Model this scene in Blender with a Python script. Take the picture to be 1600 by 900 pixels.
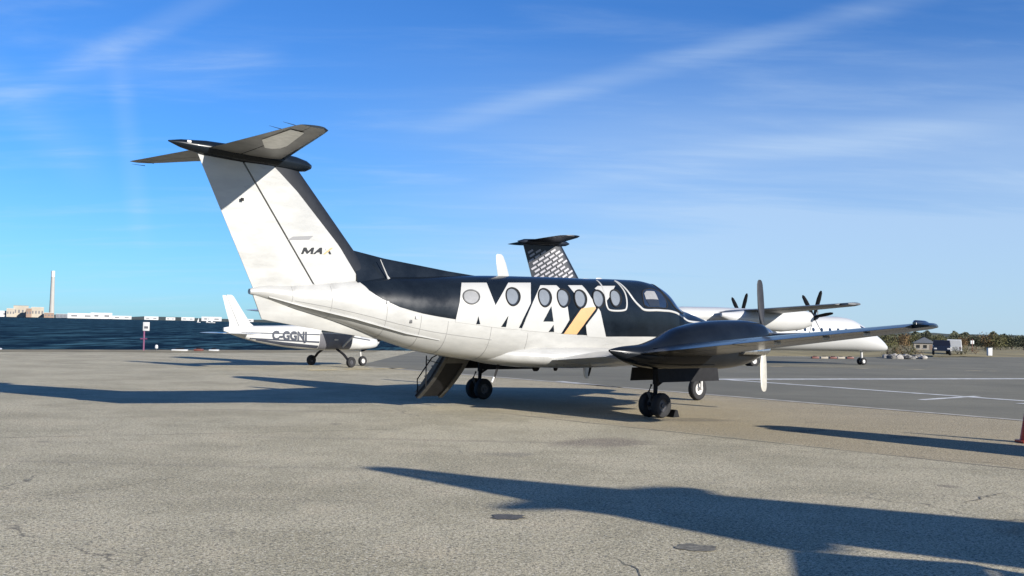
import bpy, bmesh, math, random
import numpy as np
from mathutils import Vector, Matrix
R = math.radians
for o in list(bpy.data.objects): bpy.data.objects.remove(o, do_unlink=True)
SC = bpy.context.scene
COL = SC.collection
random.seed(7)

# ------------------------------------------------------------------ camera
cd = bpy.data.cameras.new('camera'); cam = bpy.data.objects.new('camera', cd); COL.objects.link(cam)
cd.sensor_width = 36.0; cd.lens = 1597.73/1600*36.0; cd.clip_start = 0.1; cd.clip_end = 40000
cam.matrix_world = Matrix.Translation((0, 0, 1.6495)) @ Matrix.Rotation(R(90)+0.037985, 4, 'X') @ Matrix.Rotation(0.020859, 4, 'Z')
SC.camera = cam
SC.render.resolution_x = 1024; SC.render.resolution_y = 576

# ------------------------------------------------------------------ sky, sun, exposure
SUN_AZ = math.atan2(0.743, -0.669)          # clockwise from +Y
SUN_EL = R(19.9)
wd = bpy.data.worlds.new('World'); SC.world = wd; wd.use_nodes = True
nt = wd.node_tree; nt.nodes.clear()
def N(tree, typ, **kw):
    n = tree.nodes.new(typ)
    for k, v in kw.items():
        if k == 'ins':
            for a, b in v.items(): n.inputs[a].default_value = b
        else: setattr(n, k, v)
    return n
def math_(tree, op, a, b=None, clamp=False):
    n = tree.nodes.new('ShaderNodeMath'); n.operation = op; n.use_clamp = clamp
    for i, v in enumerate((a, b)):
        if v is None: continue
        if isinstance(v, (int, float)): n.inputs[i].default_value = v
        else: tree.links.new(v, n.inputs[i])
    return n.outputs[0]
def smooth(tree, v, lo, hi, a=0.0, b=1.0):
    n = tree.nodes.new('ShaderNodeMapRange'); n.interpolation_type = 'SMOOTHSTEP'
    n.inputs['From Min'].default_value = lo; n.inputs['From Max'].default_value = hi
    n.inputs['To Min'].default_value = a; n.inputs['To Max'].default_value = b
    tree.links.new(v, n.inputs['Value']); return n.outputs['Result']
def dotn(tree, vec, c):
    n = tree.nodes.new('ShaderNodeVectorMath'); n.operation = 'DOT_PRODUCT'
    tree.links.new(vec, n.inputs[0]); n.inputs[1].default_value = c; return n.outputs['Value']
sky = N(nt, 'ShaderNodeTexSky', sky_type='NISHITA', sun_disc=False)
sky.sun_elevation = SUN_EL; sky.sun_rotation = SUN_AZ
sky.altitude = 80; sky.air_density = 1.0; sky.dust_density = 0.12; sky.ozone_density = 4.0
tc = N(nt, 'ShaderNodeTexCoord')
d = tc.outputs['Generated']
sep = N(nt, 'ShaderNodeSeparateXYZ'); nt.links.new(d, sep.inputs[0])
den = math_(nt, 'ADD', math_(nt, 'MAXIMUM', sep.outputs['Z'], 0.0), 0.12)
cmb = N(nt, 'ShaderNodeCombineXYZ')
nt.links.new(math_(nt, 'DIVIDE', sep.outputs['X'], den), cmb.inputs[0])
nt.links.new(math_(nt, 'DIVIDE', sep.outputs['Y'], den), cmb.inputs[1])
def cirrus(angle, sx, sy, scale, detail, lo, hi, off):
    mp = N(nt, 'ShaderNodeMapping'); mp.inputs['Rotation'].default_value = (0, 0, angle); mp.inputs['Scale'].default_value = (sx, sy, 1)
    mp.inputs['Location'].default_value = off
    nt.links.new(cmb.outputs[0], mp.inputs['Vector'])
    no = N(nt, 'ShaderNodeTexNoise', ins={'Scale': scale, 'Detail': detail, 'Roughness': 0.6, 'Distortion': 0.35})
    nt.links.new(mp.outputs[0], no.inputs['Vector'])
    return smooth(nt, no.outputs['Fac'], lo, hi)
def band(n, c, half, ext_lo, ext_hi):
    """a cirrus streak along a great circle with pole n, fading away from direction c"""
    a = math_(nt, 'ABSOLUTE', dotn(nt, d, n))
    m = smooth(nt, a, 0.0, half, 1.0, 0.0)
    e = smooth(nt, dotn(nt, d, c), ext_lo, ext_hi)
    return math_(nt, 'MULTIPLY', m, e)
fib = cirrus(R(-14), 0.35, 2.0, 1.3, 5, 0.34, 0.76, (3.1, 1.7, 0))
veil = cirrus(R(-10), 0.22, 0.75, 0.8, 5, 0.24, 0.74, (0.4, 8.3, 0))
wisp = cirrus(R(55), 0.5, 1.7, 2.2, 8, 0.45, 0.8, (7.7, 2.2, 0))
lowv = smooth(nt, sep.outputs['Z'], 0.30, 0.04)
rightv = smooth(nt, sep.outputs['X'], -0.32, 0.22)
terms = []
terms.append(math_(nt, 'MULTIPLY', math_(nt, 'MULTIPLY', math_(nt, 'ADD', math_(nt, 'MULTIPLY', veil, 0.62), 0.38), rightv), math_(nt, 'MULTIPLY', lowv, 0.88)))
terms.append(math_(nt, 'MULTIPLY', math_(nt, 'MULTIPLY', fib, rightv), 0.07))
terms.append(math_(nt, 'MULTIPLY', wisp, 0.16))
terms.append(math_(nt, 'MULTIPLY', smooth(nt, sep.outputs['Z'], 0.16, 0.0), 0.10))
def streak(n, c, half, lo, hi, k, tex):
    b = band(n, c, half, lo, hi)
    terms.append(math_(nt, 'MULTIPLY', math_(nt, 'MULTIPLY', b, math_(nt, 'ADD', math_(nt, 'MULTIPLY', tex, 0.7), 0.3)), k))
streak((0.272, 0.2065, -0.9399), (0.1441, 0.957, 0.2519), 0.017, 0.960, 0.988, 0.30, fib)
streak((0.1714, 0.131, -0.9765), (0.2397, 0.9558, 0.1703), 0.022, 0.955, 0.992, 0.20, fib)
streak((0.4277, 0.3883, -0.8163), (-0.3374, 0.9063, 0.2544), 0.018, 0.992, 0.9985, 0.34, wisp)
streak((0.1108, 0.2762, -0.9547), (-0.3067, 0.9232, 0.2315), 0.024, 0.994, 0.9992, 0.26, wisp)
streak((-0.9315, -0.3257, -0.1617), (-0.3499, 0.9238, 0.1554), 0.016, 0.994, 0.9993, 0.26, wisp)
streak((-0.6771, -0.1808, -0.7133), (-0.4208, 0.8903, 0.1737), 0.03, 0.996, 0.9995, 0.22, wisp)
fac = terms[0]
for t in terms[1:]: fac = math_(nt, 'ADD', fac, t)
fac = math_(nt, 'MINIMUM', fac, 0.6)
tint = N(nt, 'ShaderNodeMix', data_type='RGBA', blend_type='MULTIPLY'); tint.inputs['Factor'].default_value = 1.0
nt.links.new(sky.outputs[0], tint.inputs[6]); tint.inputs[7].default_value = (0.395, 0.785, 1.27, 1)     # clear, deep-blue autumn air
cm = N(nt, 'ShaderNodeMix', data_type='RGBA')
nt.links.new(fac, cm.inputs['Factor']); nt.links.new(tint.outputs[2], cm.inputs[6]); cm.inputs[7].default_value = (5.2, 6.5, 8.0, 1)
bg = N(nt, 'ShaderNodeBackground', ins={'Strength': 0.067}); wo = N(nt, 'ShaderNodeOutputWorld')
nt.links.new(cm.outputs[2], bg.inputs['Color']); nt.links.new(bg.outputs[0], wo.inputs['Surface'])
ld = bpy.data.lights.new('sun', 'SUN'); ld.energy = 5.0; ld.angle = R(0.53); ld.color = (1.0, 0.95, 0.875)
sun = bpy.data.objects.new('sun', ld); COL.objects.link(sun)
sdir = Vector((math.sin(SUN_AZ)*math.cos(SUN_EL), math.cos(SUN_AZ)*math.cos(SUN_EL), math.sin(SUN_EL)))
sun.rotation_euler = sdir.to_track_quat('Z', 'Y').to_euler(); sun.location = sdir*60
SC.view_settings.view_transform = 'Standard'; SC.view_settings.look = 'None'
SC.view_settings.gamma = 1.0; SC.view_settings.use_curve_mapping = False
SC.view_settings.exposure = 0.86

# ------------------------------------------------------------------ materials
MATS = {}
def mat(name, col, rough=0.5, metal=0.0, coat=0.0, spec=0.5, var=0.0, vscale=3.0, bump=0.0, bscale=40.0, emit=None, trans=0.0, rvar=0.0, stretch=None):
    m = bpy.data.materials.new(name); m.use_nodes = True; t = m.node_tree
    b = t.nodes['Principled BSDF']
    b.inputs['Base Color'].default_value = (*col, 1); b.inputs['Roughness'].default_value = rough
    b.inputs['Metallic'].default_value = metal; b.inputs['Coat Weight'].default_value = coat; b.inputs['Coat Roughness'].default_value = 0.06
    b.inputs['Specular IOR Level'].default_value = spec; b.inputs['Transmission Weight'].default_value = trans
    if var or bump or rvar:
        c = t.nodes.new('ShaderNodeTexCoord')
        no = N(t, 'ShaderNodeTexNoise', ins={'Scale': vscale, 'Detail': 6.0, 'Roughness': 0.65}); mpn = N(t, 'ShaderNodeMapping'); mpn.inputs['Scale'].default_value = stretch or (1, 1, 1); t.links.new(c.outputs['Object'], mpn.inputs['Vector']); t.links.new(mpn.outputs[0], no.inputs['Vector'])
        if var:
            mx = N(t, 'ShaderNodeMix', data_type='RGBA'); mx.inputs[6].default_value = (*[x*(1-var) for x in col], 1); mx.inputs[7].default_value = (*[min(1, x*(1+var*0.6)) for x in col], 1)
            t.links.new(smooth(t, no.outputs['Fac'], 0.3, 0.7), mx.inputs['Factor']); t.links.new(mx.outputs[2], b.inputs['Base Color'])
        if rvar:
            t.links.new(smooth(t, no.outputs['Fac'], 0.3, 0.7, max(0.02, rough-rvar), rough+rvar), b.inputs['Roughness'])
        if bump:
            n2 = N(t, 'ShaderNodeTexNoise', ins={'Scale': bscale, 'Detail': 5.0}); t.links.new(c.outputs['Object'], n2.inputs['Vector'])
            bp = N(t, 'ShaderNodeBump', ins={'Strength': bump, 'Distance': 0.02}); t.links.new(n2.outputs['Fac'], bp.inputs['Height']); t.links.new(bp.outputs[0], b.inputs['Normal'])
    MATS[name] = m; return m
mat('white_paint', (0.35, 0.347, 0.328), 0.34, coat=0.3, var=0.13, vscale=2.2, stretch=(0.5, 1.6, 1.6), bump=0.02, bscale=2.2, rvar=0.08)
mat('black_paint', (0.006, 0.009, 0.013), 0.25, spec=0.22, coat=0.06, var=0.3, vscale=1.5, bump=0.025, bscale=2.0, rvar=0.06)
mat('black_wing', (0.006, 0.008, 0.011), 0.20, spec=0.24, var=0.3, vscale=1.5, bump=0.02, bscale=2.0)
mat('reflection_white', (0.75, 0.74, 0.70), 0.4, var=0.15, vscale=9)
mat('panel_line', (0.245, 0.242, 0.23), 0.6)
mat('rail_grey', (0.035, 0.034, 0.032), 0.55, var=0.3, vscale=9)
mat('pane_grey', (0.155, 0.17, 0.185), 0.14, spec=0.5, coat=0.3, var=0.10, vscale=4)
mat('decal_white', (0.36, 0.357, 0.338), 0.36, coat=0.25, var=0.04, vscale=2.5)
mat('decal_tan', (0.46, 0.27, 0.12), 0.4, coat=0.2, var=0.06)
mat('grey_print', (0.16, 0.16, 0.165), 0.5)
mat('boot_rubber', (0.010, 0.012, 0.016), 0.5, spec=0.25, var=0.25, vscale=6)
mat('stab_underside', (0.17, 0.165, 0.155), 0.45, var=0.25, vscale=3.0)
mat('bare_metal', (0.62, 0.61, 0.58), 0.28, metal=1.0, rvar=0.1, vscale=8)
mat('blade_dark', (0.018, 0.020, 0.026), 0.6, spec=0.25, var=0.2, vscale=9)
mat('blade_light', (0.42, 0.40, 0.35), 0.42, metal=0.3, var=0.12, vscale=9)
mat('gear_paint', (0.07, 0.07, 0.07), 0.45, var=0.3, vscale=14)
mat('gear_dark', (0.010, 0.010, 0.011), 0.7, spec=0.2, var=0.3, vscale=10)
mat('tyre_rubber', (0.010, 0.010, 0.011), 0.8, var=0.4, vscale=22, bump=0.15, bscale=60)
mat('rim_white', (0.48, 0.47, 0.45), 0.4, var=0.15, vscale=20)
mat('rim_dark', (0.05, 0.05, 0.055), 0.5, var=0.3, vscale=20)
mat('window_glass', (0.022, 0.025, 0.028), 0.16, spec=0.5, coat=0.25, var=0.10, vscale=4)
mat('blind_and_reflection', (0.22, 0.22, 0.215), 0.3, coat=0.5, var=0.1, vscale=8)
mat('dark_glass', (0.012, 0.015, 0.02), 0.04, spec=0.8, coat=1.0)
mat('step_grey', (0.05, 0.05, 0.048), 0.55, var=0.3, vscale=9)
mat('airliner_white', (0.42, 0.42, 0.41), 0.33, coat=0.3, var=0.03, vscale=0.6)
mat('airliner_navy', (0.007, 0.011, 0.02), 0.35, spec=0.25, coat=0.1, var=0.2, vscale=0.8)
mat('brick_print', (0.25, 0.245, 0.27), 0.4, var=0.12, vscale=2)
mat('airliner_grey', (0.10, 0.105, 0.11), 0.42, var=0.15, vscale=1)
mat('light_white', (0.41, 0.41, 0.395), 0.4, coat=0.3, var=0.06, vscale=3)
mat('light_grey', (0.10, 0.10, 0.11), 0.45, var=0.15, vscale=3)
mat('stripe_dark', (0.03, 0.035, 0.05), 0.45)
mat('cone_red', (0.55, 0.06, 0.02), 0.45, var=0.2, vscale=9)
mat('cone_band', (0.80, 0.79, 0.76), 0.4, var=0.1, vscale=15)
mat('post_purple', (0.15, 0.045, 0.10), 0.5, var=0.2)
mat('sign_white', (0.50, 0.50, 0.49), 0.5, var=0.05)
mat('line_white', (0.55, 0.54, 0.50), 0.7, var=0.35, vscale=2.2)
mat('line_yellow', (0.60, 0.47, 0.22), 0.7, var=0.35, vscale=2.2)
mat('edge_pale', (0.40, 0.37, 0.31), 0.85, var=0.35, vscale=2.5)
mat('crack_dark', (0.13, 0.118, 0.09), 0.9)
mat('patch_soft', (0.16, 0.148, 0.115), 0.9, var=0.6, vscale=18, bump=0.3, bscale=60)
mat('shore_grass', (0.20, 0.165, 0.09), 0.95, var=0.4, vscale=0.6)
mat('patch_dark', (0.075, 0.072, 0.066), 0.85, var=0.4, vscale=14, bump=0.3, bscale=60)
mat('bark', (0.07, 0.055, 0.04), 0.9, var=0.3, vscale=3)
mat('leaf_green', (0.105, 0.100, 0.034), 0.8, var=0.4, vscale=0.5)
mat('leaf_dark', (0.050, 0.056, 0.027), 0.8, var=0.4, vscale=0.5)
mat('leaf_rust', (0.150, 0.092, 0.034), 0.8, var=0.4, vscale=0.5)
mat('stone', (0.33, 0.31, 0.28), 0.85, var=0.4, vscale=1.5, bump=0.3, bscale=4)
mat('stone_dark', (0.12, 0.115, 0.105), 0.85, var=0.4, vscale=1.5, bump=0.3, bscale=4)
mat('grass', (0.21, 0.17, 0.075), 0.95, var=0.35, vscale=0.25, bump=0.5, bscale=3)
mat('wall_beige', (0.34, 0.30, 0.24), 0.8, var=0.12, vscale=0.02)
mat('wall_pale', (0.46, 0.46, 0.45), 0.7, var=0.08, vscale=0.02)
mat('wall_brown', (0.22, 0.15, 0.11), 0.8, var=0.15, vscale=0.02)
mat('roof_grey', (0.13, 0.14, 0.16), 0.6, var=0.15, vscale=0.1)
mat('concrete_stack', (0.32, 0.31, 0.285), 0.8, var=0.08, vscale=0.02)
mat('car_navy', (0.010, 0.011, 0.016), 0.3, coat=0.3)
mat('car_white', (0.5, 0.5, 0.49), 0.3, coat=0.5, var=0.04)
mat('sail_white', (0.5, 0.5, 0.49), 0.6, var=0.05)
mat('hull_white', (0.48, 0.48, 0.47), 0.35, var=0.05)
mat('barrier_red', (0.13, 0.045, 0.035), 0.5, var=0.2)
mat('far_green', (0.050, 0.062, 0.045), 0.9, var=0.35, vscale=0.02)

# ------------------------------------------------------------------ mesh helpers
def obj(name, verts, faces, m, parent=None, smooth_=True, mats=None, fm=None, auto=None):
    me = bpy.data.meshes.new(name); me.from_pydata([tuple(v) for v in verts], [], faces)
    bm = bmesh.new(); bm.from_mesh(me); bmesh.ops.recalc_face_normals(bm, faces=bm.faces); bm.to_mesh(me); bm.free()
    for x in (mats or [m]): me.materials.append(MATS[x])
    if fm:
        for i, k in enumerate(fm): me.polygons[i].material_index = k
    if smooth_:
        me.polygons.foreach_set('use_smooth', [True]*len(me.polygons))
        if auto: me.set_sharp_from_angle(angle=R(auto))
    o = bpy.data.objects.new(name, me); COL.objects.link(o)
    if parent is not None: o.parent = parent
    return o
def tag(o, label=None, cat=None, group=None, kind=None):
    if label: o['label'] = label
    if cat: o['category'] = cat
    if group: o['group'] = group
    if kind: o['kind'] = kind
    return o
def empty(name, loc, rz=0.0):
    o = bpy.data.objects.new(name, None); COL.objects.link(o); o.location = loc; o.rotation_euler = (0, 0, rz); o.empty_display_size = 0.3
    return o
class G:
    """collects shapes of ONE piece"""
    def __init__(s): s.v = []; s.f = []; s.m = []
    def add(s, v, f, m=0):
        b = len(s.v); s.v += [tuple(x) for x in v]; s.f += [tuple(i+b for i in q) for q in f]; s.m += [m]*len(f); return s
    def box(s, c, size, rz=0.0, ry=0.0, rx=0.0, m=0, bev=0.0):
        M = Matrix.Translation(c) @ Matrix.Rotation(rz, 4, 'Z') @ Matrix.Rotation(ry, 4, 'Y') @ Matrix.Rotation(rx, 4, 'X')
        hx, hy, hz = size[0]/2, size[1]/2, size[2]/2
        if bev <= 0:
            v = [M @ Vector((a*hx, b*hy, e*hz)) for a in (-1, 1) for b in (-1, 1) for e in (-1, 1)]
            return s.add(v, [(0, 1, 3, 2), (4, 6, 7, 5), (0, 4, 5, 1), (2, 3, 7, 6), (0, 2, 6, 4), (1, 5, 7, 3)], m)
        bm = bmesh.new(); bmesh.ops.create_cube(bm, size=1.0); bmesh.ops.scale(bm, vec=size, verts=bm.verts)
        bmesh.ops.bevel(bm, geom=bm.edges[:], offset=bev, segments=2, affect='EDGES', profile=0.6)
        bm.verts.index_update(); v = [M @ x.co for x in bm.verts]; f = [tuple(w.index for w in q.verts) for q in bm.faces]; bm.free()
        return s.add(v, f, m)
    def tube(s, pts, rad, n=10, m=0, caps=True):
        pts = [Vector(p) for p in pts]; rr = rad if isinstance(rad, (list, tuple)) else [rad]*len(pts)
        rings = []; up = Vector((0, 0, 1))
        for i, p in enumerate(pts):
            t = (pts[min(i+1, len(pts)-1)] - pts[max(i-1, 0)]).normalized()
            a = t.cross(up if abs(t.z) < 0.95 else Vector((1, 0, 0))).normalized(); b = t.cross(a).normalized()
            rings.append([p + (a*math.cos(2*math.pi*k/n) + b*math.sin(2*math.pi*k/n))*rr[i] for k in range(n)])
        return s.loft(rings, caps, m)
    def loft(s, rings, caps=True, m=0):
        n = len(rings[0]); v = [p for r in rings for p in r]; f = []
        for i in range(len(rings)-1):
            for k in range(n):
                f.append((i*n+k, i*n+(k+1) % n, (i+1)*n+(k+1) % n, (i+1)*n+k))
        if caps: f.append(tuple(range(n-1, -1, -1))); f.append(tuple((len(rings)-1)*n+k for k in range(n)))
        return s.add(v, f, m)
    def lathe(s, prof, n=24, c=(0, 0, 0), axis='Y', m=0):
        """prof: (radius, along axis) closed loop if first==last"""
        rings = []
        for k in range(n):
            a = 2*math.pi*k/n; ring = []
            for r, h in prof:
                if axis == 'Y': p = (r*math.cos(a), h, r*math.sin(a))
                elif axis == 'X': p = (h, r*math.cos(a), r*math.sin(a))
                else: p = (r*math.cos(a), r*math.sin(a), h)
                ring.append(Vector(p)+Vector(c))
            rings.append(ring)
        L = len(prof); v = [p for r in rings for p in r]; f = []
        for k in range(n):
            k2 = (k+1) % n
            for i in range(L-1): f.append((k*L+i, k*L+i+1, k2*L+i+1, k2*L+i))
        return s.add(v, f, m)
    def prism(s, poly, y0, y1, m=0):
        """poly in (x,z) extruded along y"""
        n = len(poly); v = [(x, y0, z) for x, z in poly]+[(x, y1, z) for x, z in poly]
        f = [tuple(range(n)), tuple(range(2*n-1, n-1, -1))]+[(i, (i+1) % n, n+(i+1) % n, n+i) for i in range(n)]
        return s.add(v, f, m)
    def build(s, name, m, parent=None, smooth_=True, mats=None, auto=35):
        return obj(name, s.v, s.f, m, parent, smooth_, mats, s.m if mats else None, auto)
def wheel(parent, name, c, r, w, rim_mat, hub=0.5, n=28):
    g = G(); h = w/2
    g.lathe([(r*hub, -h*0.8), (r*0.80, -h), (r*0.93, -h*0.85), (r, -h*0.45), (r, h*0.45), (r*0.93, h*0.85), (r*0.80, h), (r*hub, h*0.8), (r*hub, -h*0.8)], n, c)
    t = g.build(name, 'tyre_rubber', parent)
    g = G(); g.lathe([(0.001, -h*0.62), (r*0.16, -h*0.72), (r*0.18, -h*0.45), (r*hub*0.86, -h*0.42), (r*hub*1.02, -h*0.78), (r*hub*1.02, h*0.78), (r*hub*0.86, h*0.42), (r*0.18, h*0.45), (r*0.16, h*0.72), (0.001, h*0.62)], n, c)
    g.build('rim', rim_mat, t)
    return t
def foil(c0, c1, n=12, th=0.14, cam_=(1.0, 0.75)):
    """closed ring of (fraction, half thickness sign) between chord fractions c0..c1"""
    def t(x): return 5*th*(0.2969*math.sqrt(max(x, 0))-0.126*x-0.3516*x*x+0.2843*x**3-0.1015*x**4)
    fr = [c0+(c1-c0)*(0.5-0.5*math.cos(math.pi*i/n)) for i in range(n+1)]
    up = [(x, t(x)*cam_[0]) for x in fr]; lo = [(x, -t(x)*cam_[1]) for x in reversed(fr)]
    ring = up+lo
    if c0 <= 0: ring = ring[:-1]
    return ring
def wing(parent, name, secs, c0, c1, m, th=0.15, n=12, cam_=(1.0, 0.75)):
    """secs: (y, xLE, xTE, z); chord fractions c0..c1."""
    rings = []
    for y, xl, xt, z in secs:
        ch = xl-xt
        rings.append([(xl-ch*a, y, z+ch*b) for a, b in foil(c0, c1, n, th, cam_)])
    g = G(); g.loft(rings); 
    return g.build(name, m, parent, auto=40)
# ------------------------------------------------------------------ setting: apron, taxiway, markings, lake, far shore
def sst(a, b, x):
    t = min(1, max(0, (x-a)/(b-a))); return t*t*(3-2*t)
def gz(x, y): return -0.8*sst(46, 74, y)*sst(-8, 8, x)
SHORE = [(-400, -120), (-120, 12), (-60, 36), (-25.5, 50.5), (-17, 57.5), (-6, 66), (4, 80), (16, 96), (27, 106), (60, 128), (140, 170), (400, 300)]
def shore(x):
    for (a, b), (c, e) in zip(SHORE, SHORE[1:]):
        if a <= x <= c: return b+(e-b)*(x-a)/(c-a)
    return SHORE[-1][1]
def ground_material():
    m = bpy.data.materials.new('worn_asphalt'); m.use_nodes = True; t = m.node_tree; b = t.nodes['Principled BSDF']
    g = t.nodes.new('ShaderNodeNewGeometry'); P = g.outputs['Position']
    def noise(s, det=4.0, ro=0.6, vec=P, dist=0.0):
        n = N(t, 'ShaderNodeTexNoise', ins={'Scale': s, 'Detail': det, 'Roughness': ro, 'Distortion': dist}); t.links.new(vec, n.inputs['Vector']); return n.outputs['Fac']
    def mix(f, a, b_):
        n = N(t, 'ShaderNodeMix', data_type='RGBA')
        if isinstance(f, float): n.inputs['Factor'].default_value = f
        else: t.links.new(f, n.inputs['Factor'])
        for i, v in ((6, a), (7, b_)):
            if isinstance(v, tuple): n.inputs[i].default_value = (*v, 1)
            else: t.links.new(v, n.inputs[i])
        return n.outputs[2]
    base = mix(smooth(t, noise(0.45, 7, 0.72), 0.38, 0.62), (0.415, 0.365, 0.238), (0.565, 0.498, 0.338))
    base = mix(math_(t, 'MULTIPLY', smooth(t, noise(0.9, 6, 0.7), 0.48, 0.75), 0.45), base, (0.52, 0.42, 0.27))
    # brown strip between the long joint and the taxiway edge
    s1 = dotn(t, P, (0.7071, 0.6975, 0.0)); ed = math_(t, 'ADD', s1, math_(t, 'MULTIPLY', noise(0.5, 4), 0.8))
    br = math_(t, 'MULTIPLY', smooth(t, ed, 13.9, 14.15), math_(t, 'MULTIPLY', smooth(t, dotn(t, P, (1, 0, 0)), -3.0, 4.0), 0.75))
    base = mix(br, base, (0.400, 0.318, 0.185))
    # oily patch and drip stains
    def spot(cx, cy, sx, sy, ang, k, colr, base):
        mp = N(t, 'ShaderNodeMapping', vector_type='TEXTURE'); mp.inputs['Location'].default_value = (cx, cy, 0); mp.inputs['Rotation'].default_value = (0, 0, ang); mp.inputs['Scale'].default_value = (sx, sy, 1)
        t.links.new(P, mp.inputs['Vector']); l = N(t, 'ShaderNodeVectorMath', operation='LENGTH'); t.links.new(mp.outputs[0], l.inputs[0])
        f = math_(t, 'ADD', l.outputs['Value'], math_(t, 'MULTIPLY', math_(t, 'SUBTRACT', noise(2.2, 5), 0.5), 1.1))
        return mix(math_(t, 'MULTIPLY', smooth(t, f, 0.4, 1.0, 1.0, 0.0), k), base, colr)
    base = spot(1.35, 14.9, 1.1, 0.7, 0.6, 0.55, (0.15, 0.105, 0.085), base)
    base = spot(0.0, 13.3, 0.5, 0.3, 0.2, 0.4, (0.14, 0.13, 0.11), base)
    base = spot(5.0, 17.3, 0.6, 0.25, 0.6, 0.6, (0.10, 0.085, 0.065), base)
    base = spot(6.4, 16.6, 0.5, 0.35, 0.4, 0.5, (0.15, 0.10, 0.06), base)
    base = spot(3.3, 19.0, 1.1, 0.5, 0.2, 0.5, (0.12, 0.10, 0.075), base)
    base = spot(4.6, 8.9, 0.7, 0.25, 0.5, 0.5, (0.32, 0.22, 0.12), base)
    # oil drips and faint tyre scuffs
    vd = N(t, 'ShaderNodeTexVoronoi', ins={'Scale': 0.55, 'Randomness': 1.0}); t.links.new(P, vd.inputs['Vector'])
    dr = math_(t, 'MULTIPLY', smooth(t, math_(t, 'ADD', vd.outputs['Distance'], math_(t, 'MULTIPLY', noise(5.0, 4), 0.10)), 0.075, 0.14, 1.0, 0.0), smooth(t, noise(0.3, 2), 0.45, 0.6))
    base = mix(math_(t, 'MULTIPLY', dr, 0.6), base, (0.12, 0.10, 0.075))
    ms = N(t, 'ShaderNodeMapping'); ms.inputs['Rotation'].default_value = (0, 0, R(-41)); ms.inputs['Scale'].default_value = (0.05, 1.5, 1); t.links.new(P, ms.inputs['Vector'])
    base = mix(math_(t, 'MULTIPLY', smooth(t, noise(1.0, 5, 0.65, ms.outputs[0]), 0.56, 0.74), 0.42), base, (0.17, 0.15, 0.115))
    # aggregate speckle, two grain sizes
    sp = noise(75.0, 3.0, 0.7); base = mix(smooth(t, sp, 0.48, 0.62), base, mix(0.75, base, (0.045, 0.042, 0.036)))
    sp3 = noise(34.0, 3.0, 0.75, dist=0.5); base = mix(math_(t, 'MULTIPLY', smooth(t, sp3, 0.50, 0.59), 1.0), base, mix(0.70, base, (0.05, 0.047, 0.040)))
    sp4 = noise(11.0, 4.0, 0.8); base = mix(math_(t, 'MULTIPLY', smooth(t, sp4, 0.52, 0.68), 0.45), base, mix(0.5, base, (0.09, 0.084, 0.07)))
    sp5 = noise(40.0, 2.0, 0.6, dist=0.3); base = mix(math_(t, 'MULTIPLY', smooth(t, sp5, 0.57, 0.66), 0.8), base, (0.66, 0.60, 0.46))
    sp2 = noise(95.0, 2.0, 0.6); base = mix(math_(t, 'MULTIPLY', smooth(t, sp2, 0.60, 0.78), 0.6), base, (0.66, 0.60, 0.46))
    # hairline cracks
    vo = N(t, 'ShaderNodeTexVoronoi', feature='DISTANCE_TO_EDGE', ins={'Scale': 0.16}); wv = N(t, 'ShaderNodeVectorMath', operation='ADD')
    nv = N(t, 'ShaderNodeTexNoise', ins={'Scale': 0.9, 'Detail': 6.0}); t.links.new(P, nv.inputs['Vector'])
    sc = N(t, 'ShaderNodeVectorMath', operation='SCALE', ins={'Scale': 1.6}); t.links.new(nv.outputs['Color'], sc.inputs[0])
    t.links.new(P, wv.inputs[0]); t.links.new(sc.outputs[0], wv.inputs[1]); t.links.new(wv.outputs[0], vo.inputs['Vector'])
    ck = math_(t, 'MULTIPLY', smooth(t, vo.outputs['Distance'], 0.0, 0.0035, 1.0, 0.0), smooth(t, noise(0.35, 3), 0.5, 0.62))
    base = mix(math_(t, 'MULTIPLY', ck, 0.7), base, (0.06, 0.055, 0.048))
    # the long construction joint
    jd = math_(t, 'ABSOLUTE', math_(t, 'SUBTRACT', math_(t, 'ADD', s1, math_(t, 'MULTIPLY', math_(t, 'SUBTRACT', noise(1.4, 5), 0.5), 0.16)), 13.52))
    jn = math_(t, 'MULTIPLY', smooth(t, jd, 0.015, 0.07, 1.0, 0.0), math_(t, 'MULTIPLY', smooth(t, dotn(t, P, (1, 0, 0)), -1.5, 1.5), smooth(t, noise(0.8, 4), 0.30, 0.5, 0.35, 1.0)))
    base = mix(math_(t, 'MULTIPLY', jn, 0.75), base, (0.07, 0.058, 0.045))
    t.links.new(base, b.inputs['Base Color']); b.inputs['Roughness'].default_value = 0.88; b.inputs['Specular IOR Level'].default_value = 0.25
    bp = N(t, 'ShaderNodeBump', ins={'Strength': 0.55, 'Distance': 0.012}); t.links.new(math_(t, 'ADD', noise(60.0, 4.0, 0.7), math_(t, 'MULTIPLY', noise(4.0, 4), 1.5)), bp.inputs['Height']); t.links.new(bp.outputs[0], b.inputs['Normal'])
    MATS['worn_asphalt'] = m
    m = bpy.data.materials.new('dark_asphalt'); m.use_nodes = True; t = m.node_tree; b = t.nodes['Principled BSDF']
    g = t.nodes.new('ShaderNodeNewGeometry'); P = g.outputs['Position']
    def noise(s, det=4.0, ro=0.6, vec=P, dist=0.0):
        n = N(t, 'ShaderNodeTexNoise', ins={'Scale': s, 'Detail': det, 'Roughness': ro, 'Distortion': dist}); t.links.new(vec, n.inputs['Vector']); return n.outputs['Fac']
    base = (0.118, 0.116, 0.106)
    n = N(t, 'ShaderNodeMix', data_type='RGBA'); n.inputs[6].default_value = (0.138, 0.130, 0.098, 1); n.inputs[7].default_value = (0.200, 0.186, 0.138, 1); t.links.new(smooth(t, noise(0.12, 6, 0.7), 0.3, 0.7), n.inputs['Factor'])
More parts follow.
